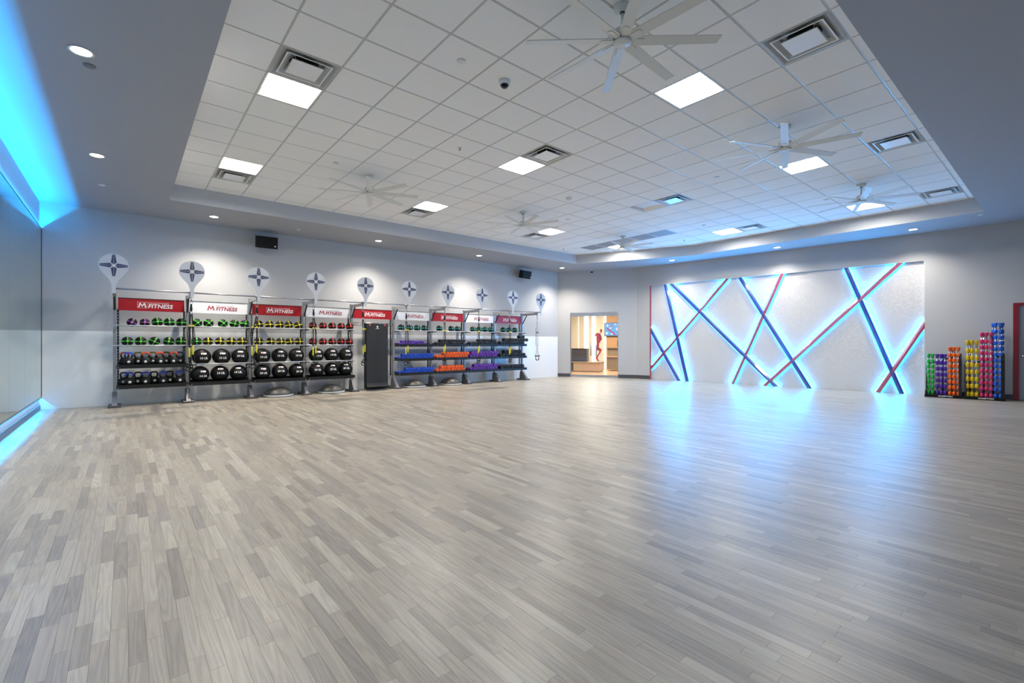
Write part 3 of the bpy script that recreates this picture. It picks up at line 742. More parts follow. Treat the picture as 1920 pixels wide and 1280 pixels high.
for k, back, items in KB:
    for q, (u, c) in enumerate(items):
        t = thing('kettlebell', f'black kettlebell with {c} handle, {ORD[q]} in the {"back" if back else "front"} row, {"upper" if k == 2 else "lower"} kettlebell shelf', 'kettlebell',
                  (u, VP - (.135 if not back else -.03), SH[k] + .0005), rng.uniform(-.12, .12), 'kettlebells on the first rack bay')
        put('bell', kb_me, t); put('handle', kbh[c], t); put('badge', kb_badge, t)

# dumbbells ------------------------------------------------------------
def db_mesh(r, c):
    b = MB(); L = .085
    TX = RX
    for s in (-1, 1):
        a, e_ = s * L, s * L * .45
        lo, hi = min(a, e_), max(a, e_)
        b.lathe([(0, lo), (r * .8, lo), (r, lo + .006), (r, hi - .006), (r * .8, hi), (0, hi)], 8, 0, RX @ Matrix.Rotation(PI / 8, 4, 'Z'), False)
    b.lathe([(r * .38, -L * .5), (r * .45, 0), (r * .38, L * .5)], 8, 0, RX)
    b.lathe([(0, -L - .001), (r * .4, -L - .001), (r * .4, -L), (0, -L)], 8, 1, RX @ Matrix.Diagonal((1, 1, -1, 1)))
    return b.mesh('dumbbell', [M.setdefault('db_' + c, mat('db_' + c, c, .5, vary=.08)), M['black'] if c == '17181b' else M.setdefault('db2_' + c, mat('db2_' + c, c, .4, vary=.15))])
DP1, DB1, DO1, DP2, DK = '5a30a0', '1f52cc', 'fb6420', '6a35a4', '17181b'
SETS = [(5, 1, DP1, .068, 13, 10, .08, .10, 'purple'), (5, 2, DB1, .083, 13, 12, .06, .08, 'blue'), (5, 3, DB1, .085, 13, 11, .06, .20, 'blue'),
        (6, 1, DK, .090, 11, 10, .08, .12, 'black'), (6, 2, DO1, .102, 11, 9, .06, .19, 'orange'), (6, 3, DO1, .102, 10, 8, .06, .15, 'orange'),
        (7, 1, DK, .100, 11, 7, .06, .26, 'black'), (7, 2, DP2, .108, 10, 10, .07, .03, 'purple'), (7, 3, DP2, .108, 10, 9, .07, .12, 'purple'),
        (8, 1, DK, .118, 9, 9, .09, .12, 'black'), (8, 2, DK, .125, 9, 6, .07, .10, 'black'), (8, 3, DK, .150, 7, 0, .10, 0, 'black')]
BN = {5: 'first dumbbell bay', 6: 'second dumbbell bay', 7: 'third dumbbell bay', 8: 'last dumbbell bay'}
TN = {1: 'upper', 2: 'middle', 3: 'bottom'}
for bay, k, c, sp, nb, nt, ob, ot, cn in SETS:
    r = sp * .495; me = db_mesh(r, c); u0 = UP[bay] + .035 + r
    zb = SH[k] + r * math.cos(PI / 8) + .001
    def place(u, z, lab, grp):
        lab = lab.replace('#', '') 
        o = put('dumbbell', me, None, (u, VP - .11 + rng.uniform(-.01, .01), z)); o.rotation_euler = (0, rng.uniform(-.3, .3) * 0, rng.uniform(-.04, .04)); tag(o, lab, 'dumbbell', grp)
    for q in range(nb):
        place(u0 + ob * .3 + q * sp, zb, f'{cn} dumbbell, {ORD[q]} from the mirror end, bottom layer, {TN[k]} tray, {BN[bay]}', f'{cn} dumbbells, {TN[k]} tray, {BN[bay]}, bottom layer')
    for q in range(nt):
        place(u0 + ob * .3 + (round(ot / sp) + q + .5) * sp, zb + sp * .88, f'{cn} dumbbell, {ORD[q]} from the mirror end, second layer, {TN[k]} tray, {BN[bay]}', f'{cn} dumbbells, {TN[k]} tray, {BN[bay]}, second layer')
    if (bay, k) == (8, 1):
        for q in (6, 7): place(u0 + ob * .3 + (q + 1.15) * sp, zb + sp * 1.76, f'black dumbbell, {"first" if q == 6 else "second"} of two on top of the upper tray stack', 'black dumbbells on top of the stack')

# hanging mats ---------------------------------------------------------
def hung_mat(v, thick, curl, zlow, label):
    t = thing('exercise_mat', label, 'mat', (5.215, v, 0), group='black mats on the hanger')
    pts = [(0, 1.785), (0, 1.2), (.004, .6), (0, .22 + zlow)] + curl
    b = MB(); W = .30; n = len(pts); vs = []; fs = []
    for i, (y, z) in enumerate(pts):
        a = Vector(pts[max(0, i - 1)]); c = Vector(pts[min(n - 1, i + 1)]); d = (c - a).normalized(); nn = Vector((-d.y, d.x)) * thick / 2
        for s in (-1, 1):
            vs.append((-W, y + nn.x * s, z + nn.y * s)); vs.append((W, y + nn.x * s, z + nn.y * s))
    for i in range(n - 1):
        a = i * 4; c = a + 4
        fs += [(a, a + 1, c + 1, c), (a + 2, c + 2, c + 3, a + 3), (a, c, c + 2, a + 2), (a + 1, a + 3, c + 3, c + 1)]
    fs += [(0, 2, 3, 1), ((n - 1) * 4, (n - 1) * 4 + 1, (n - 1) * 4 + 3, (n - 1) * 4 + 2)]
    b.add(vs, fs); b.build('sheet', M['mat'], t)
    return t
front = hung_mat(11.965, .014, [(-.02, .14), (-.07, .105), (-.13, .10), (-.17, .125)], -.02, 'front black exercise mat with orange rings hanging over a curled bottom edge')
for s in (-.21, .21):
    ring = [(s + .021 * math.cos(a), -.009, 1.745 + .021 * math.sin(a)) for a in [k * PI / 8 for k in range(16)]]
    MB().tube(ring, .0065, 6, closed=True).build('grommet', M['orange_ring'], front)
b = MB(); b.lathe([(.018, .008), (.026, .008), (.026, .0092), (.018, .0092)], 16, 0, Matrix.Translation((0, 0, 1.70)) @ RX); b.box(-.045, .045, -.0092, -.0075, 1.648, 1.660); b.build('emblem', M['whitepl'], front)
for k in range(5):
    hung_mat(11.993 + .031 * k, .021, [(-.004, .12), (-.012 , .05 + .006 * k), (-.03, .03 + .005 * k)] if k < 2 else [(.0, .1), (.0, .04)], 0, f'plain black exercise mat, {ORD[k + 1]} from the front on the hanger')

# balance domes --------------------------------------------------------
for k, (u, lab) in enumerate([(2.82, 'under the yellow striped balls'), (4.06, 'under the red striped balls'), (6.41, 'under the blue dumbbells'), (7.64, 'under the orange dumbbells')]):
    t = thing('balance_dome', f'charcoal half dome balance trainer on a pale base {lab}', 'balance trainer', (u, 12.145, 0), group='balance domes under the rack')
    b = MB(); b.lathe([(0, .0), (.30, 0), (.325, .012), (.33, .03), (.322, .046), (0, .05)], 36); b.build('base', M['domebase'], t)
    b = MB(); b.lathe([(.305, .046), (.29, .085), (.25, .135), (.19, .178), (.11, .206), (.05, .214), (0, .216)], 36); b.build('dome', M['dome'], t)

# loudspeakers ---------------------------------------------------------
def speaker(u, z, yaw, label):
    t = thing('loudspeaker', label, 'speaker', (u, YR, z), group='black wall speakers')
    T = Matrix.Translation((0, -.24, 0)) @ Matrix.Rotation(yaw, 4, 'Z') @ Matrix.Rotation(.22, 4, 'X')
    b = MB(); P = [(-.24, .02), (-.21, -.12), (.21, -.12), (.24, .02), (.15, .12), (-.15, .12)]
    b.prism(P, -.135, .135, 0, T); b.build('cabinet', M['blackdk'], t)
    b = MB(); b.box(-.20, .20, -.130, -.121, -.12, .12, 0, T); b.build('grille', M['blackdk'], t)
    b = MB(); b.box(.15, .18, -.134, -.130, -.09, -.06, 0, T); b.build('badge', M['whitepl'], t)
    b = MB(); b.box(-.05, .05, -.012, 0, -.08, .08); b.tube([(0, -.01, 0), (0, -.16, 0)], .02, 8); b.build('bracket', M['black'], t)
speaker(2.60, 3.66, -.1, 'black loudspeaker on the rack wall above the second red banner')
speaker(10.75, 3.66, .1, 'black loudspeaker high on the rack wall near the glass door')

# ------------------------------------------------------------------ ceiling lights
hs = S / 2 - .006
def troffer_meshes(lens):
    b = MB(); z = Z_T * 0
    o, i1, i2, up = hs, hs - .018, .19, .055
    # flange, sloping reflectors on two sides, end plates
    b.add([(-o, -o, 0), (o, -o, 0), (o, o, 0), (-o, o, 0), (-i1, -i1, 0), (i1, -i1, 0), (i1, i1, 0), (-i1, i1, 0)], [(0, 4, 5, 1), (1, 5, 6, 2), (2, 6, 7, 3), (3, 7, 4, 0)])
    b.add([(-i1, -i1, 0), (-i2, -i1, up), (-i2, i1, up), (-i1, i1, 0)], [(3, 2, 1, 0)]); b.add([(i1, -i1, 0), (i2, -i1, up), (i2, i1, up), (i1, i1, 0)], [(0, 1, 2, 3)])
    b.add([(-i1, -i1, 0), (i1, -i1, 0), (i2, -i1, up), (-i2, -i1, up)], [(0, 3, 2, 1)]); b.add([(-i1, i1, 0), (i1, i1, 0), (i2, i1, up), (-i2, i1, up)], [(0, 1, 2, 3)])
    b.box(-o, o, -o, o, up + .003, up + .02)
    c = MB(); c.add([(-i2, -i1, up - .001), (i2, -i1, up - .001), (i2, i1, up - .001), (-i2, i1, up - .001)], [(3, 2, 1, 0)])
    return b.mesh('housing', M['troffer']), c.mesh('lens', lens)
tr_on, tr_off = troffer_meshes(M['lens']), troffer_meshes(M['lens_off'])
LL = ['beside the diffuser nearest the mirror wall', 'of the mirror side row nearest the rack wall', 'nearest the first large ceiling fan', 'in the centre of the tray ceiling',
      'behind the second fan on the far side from the racks', 'beside a diffuser, just past the rack side fan', 'behind the third fan over the foam bar corner', 'just past the second rack side fan',
      'in front of the light bar wall beside a diffuser', 'behind the fan near the glass door']
def cell(i, j): return (U0 + (i + .5) * S, V0 + (j + .5) * S, Z_T + .004)
for k, (i, j) in enumerate(LIGHTS):
    t = thing('ceiling_light', f'lit square ceiling light panel {LL[k]}', 'light', cell(i, j), PI / 2 if k in (0, 1) else 0, 'lit square ceiling lights')
    put('housing', tr_on[0], t); put('lens', tr_on[1], t)
for i, j in OFF:
    t = thing('ceiling_light', 'unlit square ceiling light panel beside a diffuser, tinted blue', 'light', cell(i, j)); put('housing', tr_off[0], t); put('lens', tr_off[1], t)

# air diffusers ----------------------------------------------------------
def ring(b, o, zo, i, zi, mi=0):
    b.add([(-o, -o, zo), (o, -o, zo), (o, o, zo), (-o, o, zo), (-i, -i, zi), (i, -i, zi), (i, i, zi), (-i, i, zi)],
          [(0, 4, 5, 1), (1, 5, 6, 2), (2, 6, 7, 3), (3, 7, 4, 0), (0, 1, 5, 4), (1, 2, 6, 5), (2, 3, 7, 6), (3, 0, 4, 7)], mi)
b = MB(); ring(b, hs, 0, hs - .022, -.003); ring(b, hs - .022, -.003, hs - .05, .012); ring(b, hs - .05, .012, .19, .04); ring(b, .19, .04, .02, .07); b.lathe([(.15, .044), (.15, .069), (.0, .069)], 24, 1); b.box(-.28, .28, -.28, .28, .075, .08, 1); v_fr = b.mesh('frame', [M['vent'], M['ventdark']])
b = MB(); ring(b, .232, -.010, .218, -.010); ring(b, .218, -.010, .17, .02); ring(b, .232, -.010, .17, .024); v_r1 = b.mesh('cone', M['vent'])
b = MB(); b.box(-.155, .155, -.155, .155, -.020, -.014); ring(b, .165, -.022, .155, -.016); ring(b, .165, -.022, .12, .012)
for s in (-1, 1): b.tube([(.10 * s, .10, .0), (.14 * s, .14, .03), (.2 * s, .2, .03)], .003, 5); b.tube([(.10 * s, -.10, .0), (.14 * s, -.14, .03), (.2 * s, -.2, .03)], .003, 5)
v_pl = b.mesh('centre_plate', M['vent'])
VL = ['beside the light nearest the mirror wall', 'beside the light panel nearest the first speaker', 'largest in view, past the first big fan', 'beside the light in the middle of the ceiling',
      'along the far tray edge behind the second fan', 'along the far tray edge behind the third fan', 'beside the light past the first rack side fan', 'beside the unlit blue tinted light panel',
      'beside the light in front of the light bar wall', 'under the second rack side fan']
for k, (i, j) in enumerate(VENTS):
    t = thing('air_diffuser', f'white stepped square air diffuser {VL[k]}', 'vent', cell(i, j), 0, 'square ceiling diffusers')
    put('frame', v_fr, t); put('cone', v_r1, t); put('centre_plate', v_pl, t)
b = MB(); ring(b, hs, 0, hs - .025, 0); rg_f = b.mesh('frame', M['vent'])
b = MB(); b.box(-hs + .024, hs - .024, -hs + .024, hs - .024, .001, .008); rg_p = b.mesh('grille', M['perf'])
for k, (i, j) in enumerate(RETURNS):
    t = thing('return_grille', f'grey perforated return grille, {ORD[k]} from the rack wall in its row of five', 'vent', cell(i, j), 0, 'row of return grilles')
    put('frame', rg_f, t); put('grille', rg_p, t)

# ceiling fans -----------------------------------------------------------
def fan(loc, deg, label):
    t = thing('ceiling_fan', label, 'fan', (*loc, Z_T + .004), math.radians(deg), 'large eight blade ceiling fans')
    for nm, me in fan_parts: put(nm, me, t)
    for k in range(8):
        T = Matrix.Rotation(k * PI / 4, 4, 'Z') @ Matrix.Translation((0, 0, -.305)) @ Matrix.Rotation(math.radians(-13), 4, 'X')
        bl = put('blade', blade_me, t, T=T); put('blade_bracket', blade_br, bl)
b = MB(); b.lathe([(.0, -.055), (.04, -.052), (.075, -.03), (.078, 0)], 20); cano = b.mesh('canopy', M['fan'])
b = MB(); b.lathe([(.013, -.25), (.013, -.04)], 10); b.lathe([(.022, -.062), (.022, -.05)], 12, 1); rod = b.mesh('downrod', [M['fan'], M['fan_dark']])
b = MB(); b.lathe([(0, -.29), (.085, -.29), (.09, -.27), (.082, -.225), (.04, -.205), (0, -.205)], 24); mot = b.mesh('motor', M['fan'])
b = MB(); b.lathe([(0, -.338), (.07, -.336), (.082, -.325), (.08, -.318), (0, -.318)], 24); b.lathe([(0, -.318), (.07, -.318), (.07, -.29), (0, -.29)], 16, 1); cap = b.mesh('hub', [M['fan'], M['fan_dark']])
fan_parts = [('canopy', cano), ('downrod', rod), ('motor', mot), ('hub', cap)]
b = MB(); P = [(.09, -.040), (.13, -.052), (.86, -.044), (.845, .040), (.13, .050), (.09, .040)]; b.prism(P, -.004, .004); blade_me = b.mesh('blade', M['fan'])
b = MB(); b.prism([(.05, -.028), (.19, -.026), (.20, 0), (.19, .026), (.05, .028)], -.010, -.0045); blade_br = b.mesh('blade_bracket', M['fan'])
for loc, dg_, lb in [((3.40, 2.57), 4, 'nearest the camera at the top of the tray'), ((7.0, 2.56), 20, 'in front of the light panel by the far tray edge'), ((10.67, 2.58), 22, 'farthest along the row away from the racks'),
                     ((3.36, 8.05), 22, 'nearest the mirror wall on the rack side'), ((6.98, 8.03), 24, 'in the middle of the rack side row'), ((10.69, 8.06), 16, 'nearest the glass door')]:
    fan(loc, dg_, f'white eight blade ceiling fan {lb}')

# small ceiling devices ----------------------------------------------------
b = MB(); b.lathe([(0, -.012), (.045, -.010), (.05, 0)], 16); plate_s = b.mesh('cover_plate', M['whitepl'])
b = MB(); b.lathe([(.03, 0), (.034, -.006), (.012, -.010)], 14); b.lathe([(.012, -.01), (.009, -.035), (.016, -.04), (.0, -.042)], 10, 1); spr_me = b.mesh('sprinkler', [M['whitepl'], M['alu']])
b = MB(); b.lathe([(0, -.05), (.035, -.048), (.055, -.03), (.06, 0)], 18); det_me = b.mesh('smoke_detector', M['whitepl'])
for (u, v), kind, lb in [((2.739, 4.148), 'p', 'between the first fan and the mirror side lights'), ((2.689, 7.815), 'p', 'beside the first rack side fan'), ((8.199, 4.123), 'p', 'tinted blue beside the second fan'),
                         ((11.288, 6.01), 'p', 'in front of the light bar wall'), ((8.227, 7.816), 'p', 'past the middle rack side fan'), ((11.24, 3.31), 'p', 'beside the third fan')]:
    tag(put('cover_plate', plate_s, None, (u, v, Z_T)), f'small round white ceiling cover plate {lb}', 'cover plate', 'round ceiling cover plates')
for (u, v), lb in [((3.94, 6.01), 'in the middle of the tiles before the centre light'), ((12.485, 7.246), 'by the bend of the tray edge'), ((10.679, 10.331), 'by the tray corner above the glass door')]:
    tag(put('sprinkler', spr_me, None, (u, v, Z_T)), f'small pendant sprinkler head {lb}', 'sprinkler', 'ceiling sprinklers')
tag(put('smoke_detector', det_me, None, (7.03, 6.65, Z_T)), 'white smoke detector on the ceiling beyond the centre light', 'smoke detector')
t = thing('dome_camera', 'small dome camera on a ceiling tile beside the first fan', 'camera', (3.33, 4.155, Z_T))
b = MB(); b.lathe([(.05, -.045), (.062, -.035), (.066, 0)], 20); b.build('housing', M['whitepl'], t)
b = MB(); b.lathe([(0, -.085), (.02, -.082), (.04, -.066), (.05, -.045)], 20); b.build('dome', M['cleardome'], t)
b = MB(); b.sphere((0, 0, -.05), .026, 12, 8); b.build('lens', M['blackdk'], t)
t = thing('wall_camera', 'small round security camera high on the wall above the glass door', 'camera', T_C @ Vector((1.30, -.0, 3.90)))
b = MB(); b.lathe([(.06, 0), (.06, .03), (.03, .038), (0, .04)], 16, 0, Matrix.Translation((-.05, -.03, 0))); b.build('housing', M['whitepl'], t)
b = MB(); b.lathe([(0, -.055), (.03, -.048), (.05, -.025), (.056, 0)], 16, 0, Matrix.Translation((-.05, -.03, 0))); b.build('dome', M['blackdk'], t)

# downlights ---------------------------------------------------------------
b = MB(); b.lathe([(.072, .0), (.092, -.001), (.096, -.006), (.078, -.007), (.072, .0)], 28); dl_trim = b.mesh('trim', M['whitepl'])
b = MB(); b.lathe([(0, -.0035), (.076, -.0035)], 28, smooth=False); dl_lens = b.mesh('lens', M['down'])
DL = [((-.31, 2.7), 'behind the camera position along the mirrors'), ((-.31, 5.82), 'largest, nearest along the mirror wall'), ((-.31, 8.91), 'second along the mirror wall'), ((1.45, 11.65), 'above the second bay of the rack'),
      ((5.11, 11.65), 'above the hanging mats'), ((8.34, 11.65), 'above the teal balls'), ((11.98, 11.67), 'at the corner by the glass door'), ((13.62, 8.34), 'above the door end of the light bar wall'),
      ((14.06, 5.34), 'above the middle of the light bar wall'), ((14.30, 2.45), 'above the body bar end of the light bar wall')]
for k, ((u, v), lb) in enumerate(DL):
    t = thing('downlight', f'round recessed soffit downlight {lb}', 'light', (u, v, Z_S), 0, 'recessed soffit downlights')
    put('trim', dl_trim, t); put('lens', dl_lens, t)
    spot('downlight_beam', (u, v, Z_S - .012), P_DOWN['mirror' if u < 0 else 'rack' if v > 11 else 'bars'], WARM, math.radians(124), .95, .05)
for (u, v), lb in [((-.264, 6.074), 'dark, next to the nearest mirror side downlight'), ((-.303, 10.52), 'pale, near the mirror and rack corner'), ((3.15, 11.686), 'pale, beside the first wall speaker'), ((13.73, 1.27), 'pale, beyond the last downlight')]:
    o = put('cover_plate', plate_s, None, (u, v, Z_S)); tag(o, f'small round soffit cover plate, {lb}', 'cover plate', 'round soffit cover plates')
    if lb.startswith('dark'):
        o.data = plate_s.copy(); o.data.materials.clear(); o.data.materials.append(M['footgrey'])

# ------------------------------------------------------------------ light bars on the hexagon tile wall
BEAMS = [((.546, 1.715), (1.555, 0), 'blue-lit short falling bar at the door end'), ((1.07, RZ), (1.833, 0), 'blue-lit steep falling bar near the door end'), ((1.289, RZ), (4.467, 0), 'blue-lit long falling bar from the door end'),
         ((3.093, RZ), (.546, .41), 'red rising bar crossing three bars at the door end'), ((3.478, RZ), (5.31, 0), 'blue-lit falling bar in the middle of the wall'), ((4.618, RZ), (3.249, 0), 'bright red rising bar in the middle'),
         ((7.256, RZ), (4.156, 0), 'red long rising bar reaching the top near the body bars'), ((6.147, RZ), (7.29, 0), 'blue-lit steep falling bar at the body bar end'), ((7.722, 1.735), (6.818, 0), 'red short rising bar at the body bar end')]
WB2 = .049; BY0, BY1 = -.016, .056
for k, (A, B, lb) in enumerate(BEAMS):
    a, c = Vector(A), Vector(B); d = (c - a).normalized(); n = Vector((-d.y, d.x))
    if n.y < 0: n = -n      # n = upper side
    dep = .0022 * k * .5
    def endpts(off, a=a, d=d, n=n, A=A, B=B):
        # where a line parallel to the bar meets the recess edges
        out = []
        for P in (A, B):
            p = Vector(P) + n * off
            if abs(P[1] - RZ) < 1e-6: t_ = (RZ - .001 - p.y) / d.y
            elif P[1] == 0: t_ = (.001 - p.y) / d.y
            else: t_ = ((R0 + .001 if P[0] < 3 else R1 - .001) - p.x) / d.x
            out.append(p + d * t_)
        return out
    t = thing('light_bar', f'{lb}, backlit on white hexagon tiles', 'light bar', (0, 0, 0), 0, 'crossing light bars')
    t.matrix_world = T_R
    q0, q1 = endpts(-WB2); q2, q3 = endpts(WB2)
    XZ = lambda P, y: [(p.x, y, p.y) for p in P]
    m0, m1 = endpts(.004)
    b = MB(); ya, yb = BY0 + dep, BY0 + dep + .034
    vs = []
    for P, y in ((q0, BY1), (q0, ya), (m0, ya), (q2, yb), (q2, BY1), (q1, BY1), (q1, ya), (m1, ya), (q3, yb), (q3, BY1)): vs.append((P.x, y, P.y))
    b.add(vs, [(i, i + 5, (i + 1) % 5 + 5, (i + 1) % 5) for i in range(5)] + [(0, 1, 2, 3, 4), (9, 8, 7, 6, 5)]); b.build('bar', M['bar_blue_lit'] if lb.startswith('blue') else M['bar_red'], t)
    for off, mt, nm, wd_ in ((WB2 + .0005, M['beamled'], 'led_strip', .026), (-WB2 + .004, M['beamledlow'], 'led_strip', .012)):
        s = 1 if off > 0 else -1
        e0, e1 = endpts(off); f0, f1 = endpts(off + s * wd_)
        b = MB(); V4 = [e0, e1, f1, f0]
        b.add(XZ(V4, BY1 - .012) + XZ(V4, BY1 + .012), [(0, 1, 2, 3), (7, 6, 5, 4), (0, 4, 5, 1), (1, 5, 6, 2), (2, 6, 7, 3), (3, 7, 4, 0)]); b.build(nm, mt, t)
b = MB(); b.box(R1 - .014, R1 + .001, .0, REC, 0, RZ, T=T_R); b.build('jamb', M['hextile'], wall_right)
b = MB(); b.box(R0 - .04, R0 + .004, -.014, .0, 0, RZ, T=T_R); tag(b.build('edge_strip', M['bar_red']), 'thin upright red strip at the door end of the hexagon tile wall', 'trim')

# ------------------------------------------------------------------ body bar racks
def bar_mesh(L, c, st, fr):
    rod_ = MB(); rod_.lathe([(0, .01), (.017, .01), (.017, L - .01), (0, L - .01)], 10)
    g = MB(); n = round(L / st); st = L / n
    for k in range(n):
        h = st * fr; z = k * st + (st - h) / 2
        if k == 0: z = 0
        if k == n - 1: z = L - h; pr = [(.014, z), (.030, z + .008), (.031, z + h * .6), (.037, z + h - .018), (.038, z + h), (0, z + h)]
        else: pr = [(.018, z), (.029, z + h * .07), (.033, z + h * .2), (.033, z + h * .8), (.029, z + h * .93), (.018, z + h)]
        g.lathe(pr, 12)
    return rod_.mesh('rod', M['chrome']), g.mesh('grip', M.setdefault('bb_' + c, mat('bb_' + c, c, .32, vary=.05, coat=.2)))
BB = {'green': (.96, '12a83e', .128, .84), 'purple': (.955, '4a2296', .128, .72), 'orange': (1.12, 'e8600c', .118, .72), 'yellow': (1.275, 'd8b80c', .157, .66), 'pink': (1.445, 'd2306c', .135, .66), 'blue': (1.655, '1a5fd0', .128, .70)}
bbm = {k: bar_mesh(*v) for k, v in BB.items()}
t_h = text_mesh('HAMPTON', .040, M['white'], offset=.0012, depth=.0008, sx=1.25)
for r_, (s0, s1, lb) in enumerate([(7.735, 8.375, 'next to the light bar wall'), (8.395, 9.05, 'next to the red door')]):
    t = thing('bar_rack', f'black weighted bar rack {lb} with white lettering', 'rack'); t.matrix_world = T_R @ Matrix.Translation((s0, -.012, 0))
    wd = s1 - s0
    b = MB(); b.box(0, wd, -.46, -.45, 0, .07); b.box(0, wd, -.46, 0, 0, .052); b.box(0, wd, -.01, 0, .05, .12); b.build('base', M['black'], t)
    b = MB(); b.prism([(-.44, .05), (-.10, .05), (-.10, .74), (-.13, .77), (-.22, .77), (-.30, .70), (-.38, .45)], 0, .012, 0, Matrix(((0, 0, 1, .02), (1, 0, 0, 0), (0, 1, 0, 0), (0, 0, 0, 1)))); b.build('side_plate', M['black'], t)
    b = MB(); b.prism([(-.40, .05), (-.08, .05), (-.08, 1.02), (-.36, 1.02), (-.40, .9)], 0, .055, 0, Matrix(((0, 0, 1, wd - .06), (1, 0, 0, 0), (0, 1, 0, 0), (0, 0, 0, 1)))); b.build('side_plate', M['black'], t)
    for y, z0, z1 in ((-.312, .755, .975), (-.215, .765, .985)):
        b = MB(); b.tube([(.026, y, z0 - .03), (.06, y, z0 + .01), (wd - .05, y, z1)], .011, 8); b.build('rail', M['black'], t)
    put('lettering', t_h, t, (.36 if r_ == 0 else .36, -.4615, .036))
BARS = [('green', [7.80, 7.873], .36), ('purple', [7.955, 8.022, 8.088], .36), ('orange', [8.17, 8.24, 8.313], .36), ('yellow', [8.463, 8.537, 8.61], .36), ('pink', [8.688, 8.762, 8.835], .36), ('blue', [8.905, 8.98], .36),
        ('purple', [8.05], .25), ('orange', [8.205], .25), ('yellow', [8.50], .25), ('pink', [8.725], .25), ('blue', [8.872, 9.012], .265)]
for c, ss, off in BARS:
    back = off < .3
    for q, s in enumerate(ss):
        lb = f'{c} ringed weighted bar in the back row' + (f', {ORD[q]} from the light bar wall' if len(ss) > 1 else '') if back else f'{c} ringed weighted bar, {ORD[q]} {c} one from the light bar wall, front row'
        p = T_R @ Vector((s, -off, .0535))
        t = thing('weighted_bar', lb, 'weighted bar', p, 0, 'colour ringed weighted bars'); put('rod', bbm[c][0], t); stuff(put('grip', bbm[c][1], t))

# red framed door -----------------------------------------------------------
door = bpy.data.objects.new('door_1', None); COL.objects.link(door); struct(door); door.matrix_world = T_R
b = MB(); b.box(E0, E0 + .085, -.02, .06, 0, EZ); b.box(E1 - .085, E1, -.02, .06, 0, EZ); b.box(E0 + .085, E1 - .085, -.02, .06, EZ - .06, EZ); b.build('door_frame', M['redframe'], door)
b = MB(); b.box(E0 + .087, E1 - .087, .02, .06, .008, EZ - .062); b.build('door_leaf', M['doorgrey'], door)
b = MB(); b.lathe([(0, .075), (.022, .07), (.03, .05), (.022, .03), (.012, .02), (.03, .006), (.03, 0)], 16, 0, Matrix.Translation((E0 + .15, .02, .975)) @ Matrix.Rotation(PI / 2, 4, 'X')); b.build('door_knob', M['chrome'], door)

# glass double door -----------------------------------------------------------
gd = bpy.data.objects.new('door_2', None); COL.objects.link(gd); struct(gd); gd.matrix_world = T_C
DM = 1.372
b = MB(); b.box(D0, D1, -.005, .12, DZ - .14, DZ - .09); b.box(D0, D1, .0, .09, DZ - .09, DZ - .05); b.box(D0, D1, -.008, .12, DZ - .05, DZ); b.box(D0, D0 + .018, .01, .12, 0, DZ - .14); b.box(D1 - .018, D1, .01, .12, 0, DZ - .14)
b.build('door_frame', M['alu'], gd)
for x0, x1 in ((D0 + .02, DM - .004), (DM + .004, D1 - .02)):
    b = MB(); b.box(x0, x1, .035, .047, .085, DZ - .142); b.build('glass_leaf', M['glass'], gd)
    b = MB(); b.box(x0, x1, .03, .052, .008, .085); b.build('bottom_rail', M['alu'], gd)
for x in (DM - .11, DM + .09):
    b = MB(); b.tube([(x, -.02, .80), (x, -.02, 1.30)], .019, 10)
    for z in (.9, 1.2): b.tube([(x, -.02, z), (x, .036, z)], .008, 6)
    b.build('pull_handle', M['alu'], gd)
# running figure decal on the glass
R_ = [[(1.585, 1.745), (1.60, 1.775), (1.64, 1.78), (1.665, 1.755), (1.665, 1.70), (1.65, 1.655), (1.615, 1.625), (1.595, 1.655)],
      [(1.44, 1.615), (1.50, 1.64), (1.575, 1.625), (1.61, 1.60), (1.645, 1.50), (1.655, 1.40), (1.60, 1.31), (1.555, 1.245), (1.555, 1.15), (1.50, 1.06), (1.465, 1.07), (1.475, 1.25), (1.46, 1.45), (1.465, 1.53), (1.41, 1.57)],
      [(1.465, 1.10), (1.50, 1.14), (1.56, 1.10), (1.655, 1.03), (1.63, .955), (1.60, .885), (1.545, .815), (1.50, .755), (1.465, .79), (1.53, .87), (1.56, .95), (1.545, .985), (1.47, 1.0)],
      [(1.45, .775), (1.49, .80), (1.51, .775), (1.505, .70), (1.53, .63), (1.56, .60), (1.545, .585), (1.50, .60), (1.465, .66), (1.43, .70)],
      [(1.41, 1.57), (1.43, 1.62), (1.45, 1.60), (1.44, 1.53), (1.40, 1.50), (1.385, 1.52)]]
b = MB()
for k, P in enumerate(R_): b.prism([(x, z) for x, z in P], .0005, .0012 + .0001 * k, 0, Matrix(((1, 0, 0, 0), (0, 0, -1, .0345), (0, 1, 0, 0), (0, 0, 0, 1))))
for x in (1.545, 1.58):
    b.prism([(x, 1.60), (x + .014, 1.605), (x + .065, 1.40), (x + .05, 1.385)], .002, .003, 1, Matrix(((1, 0, 0, 0), (0, 0, -1, .0345), (0, 1, 0, 0), (0, 0, 0, 1))))
b.build('runner_decal', [M['runner'], M['slate']], gd)

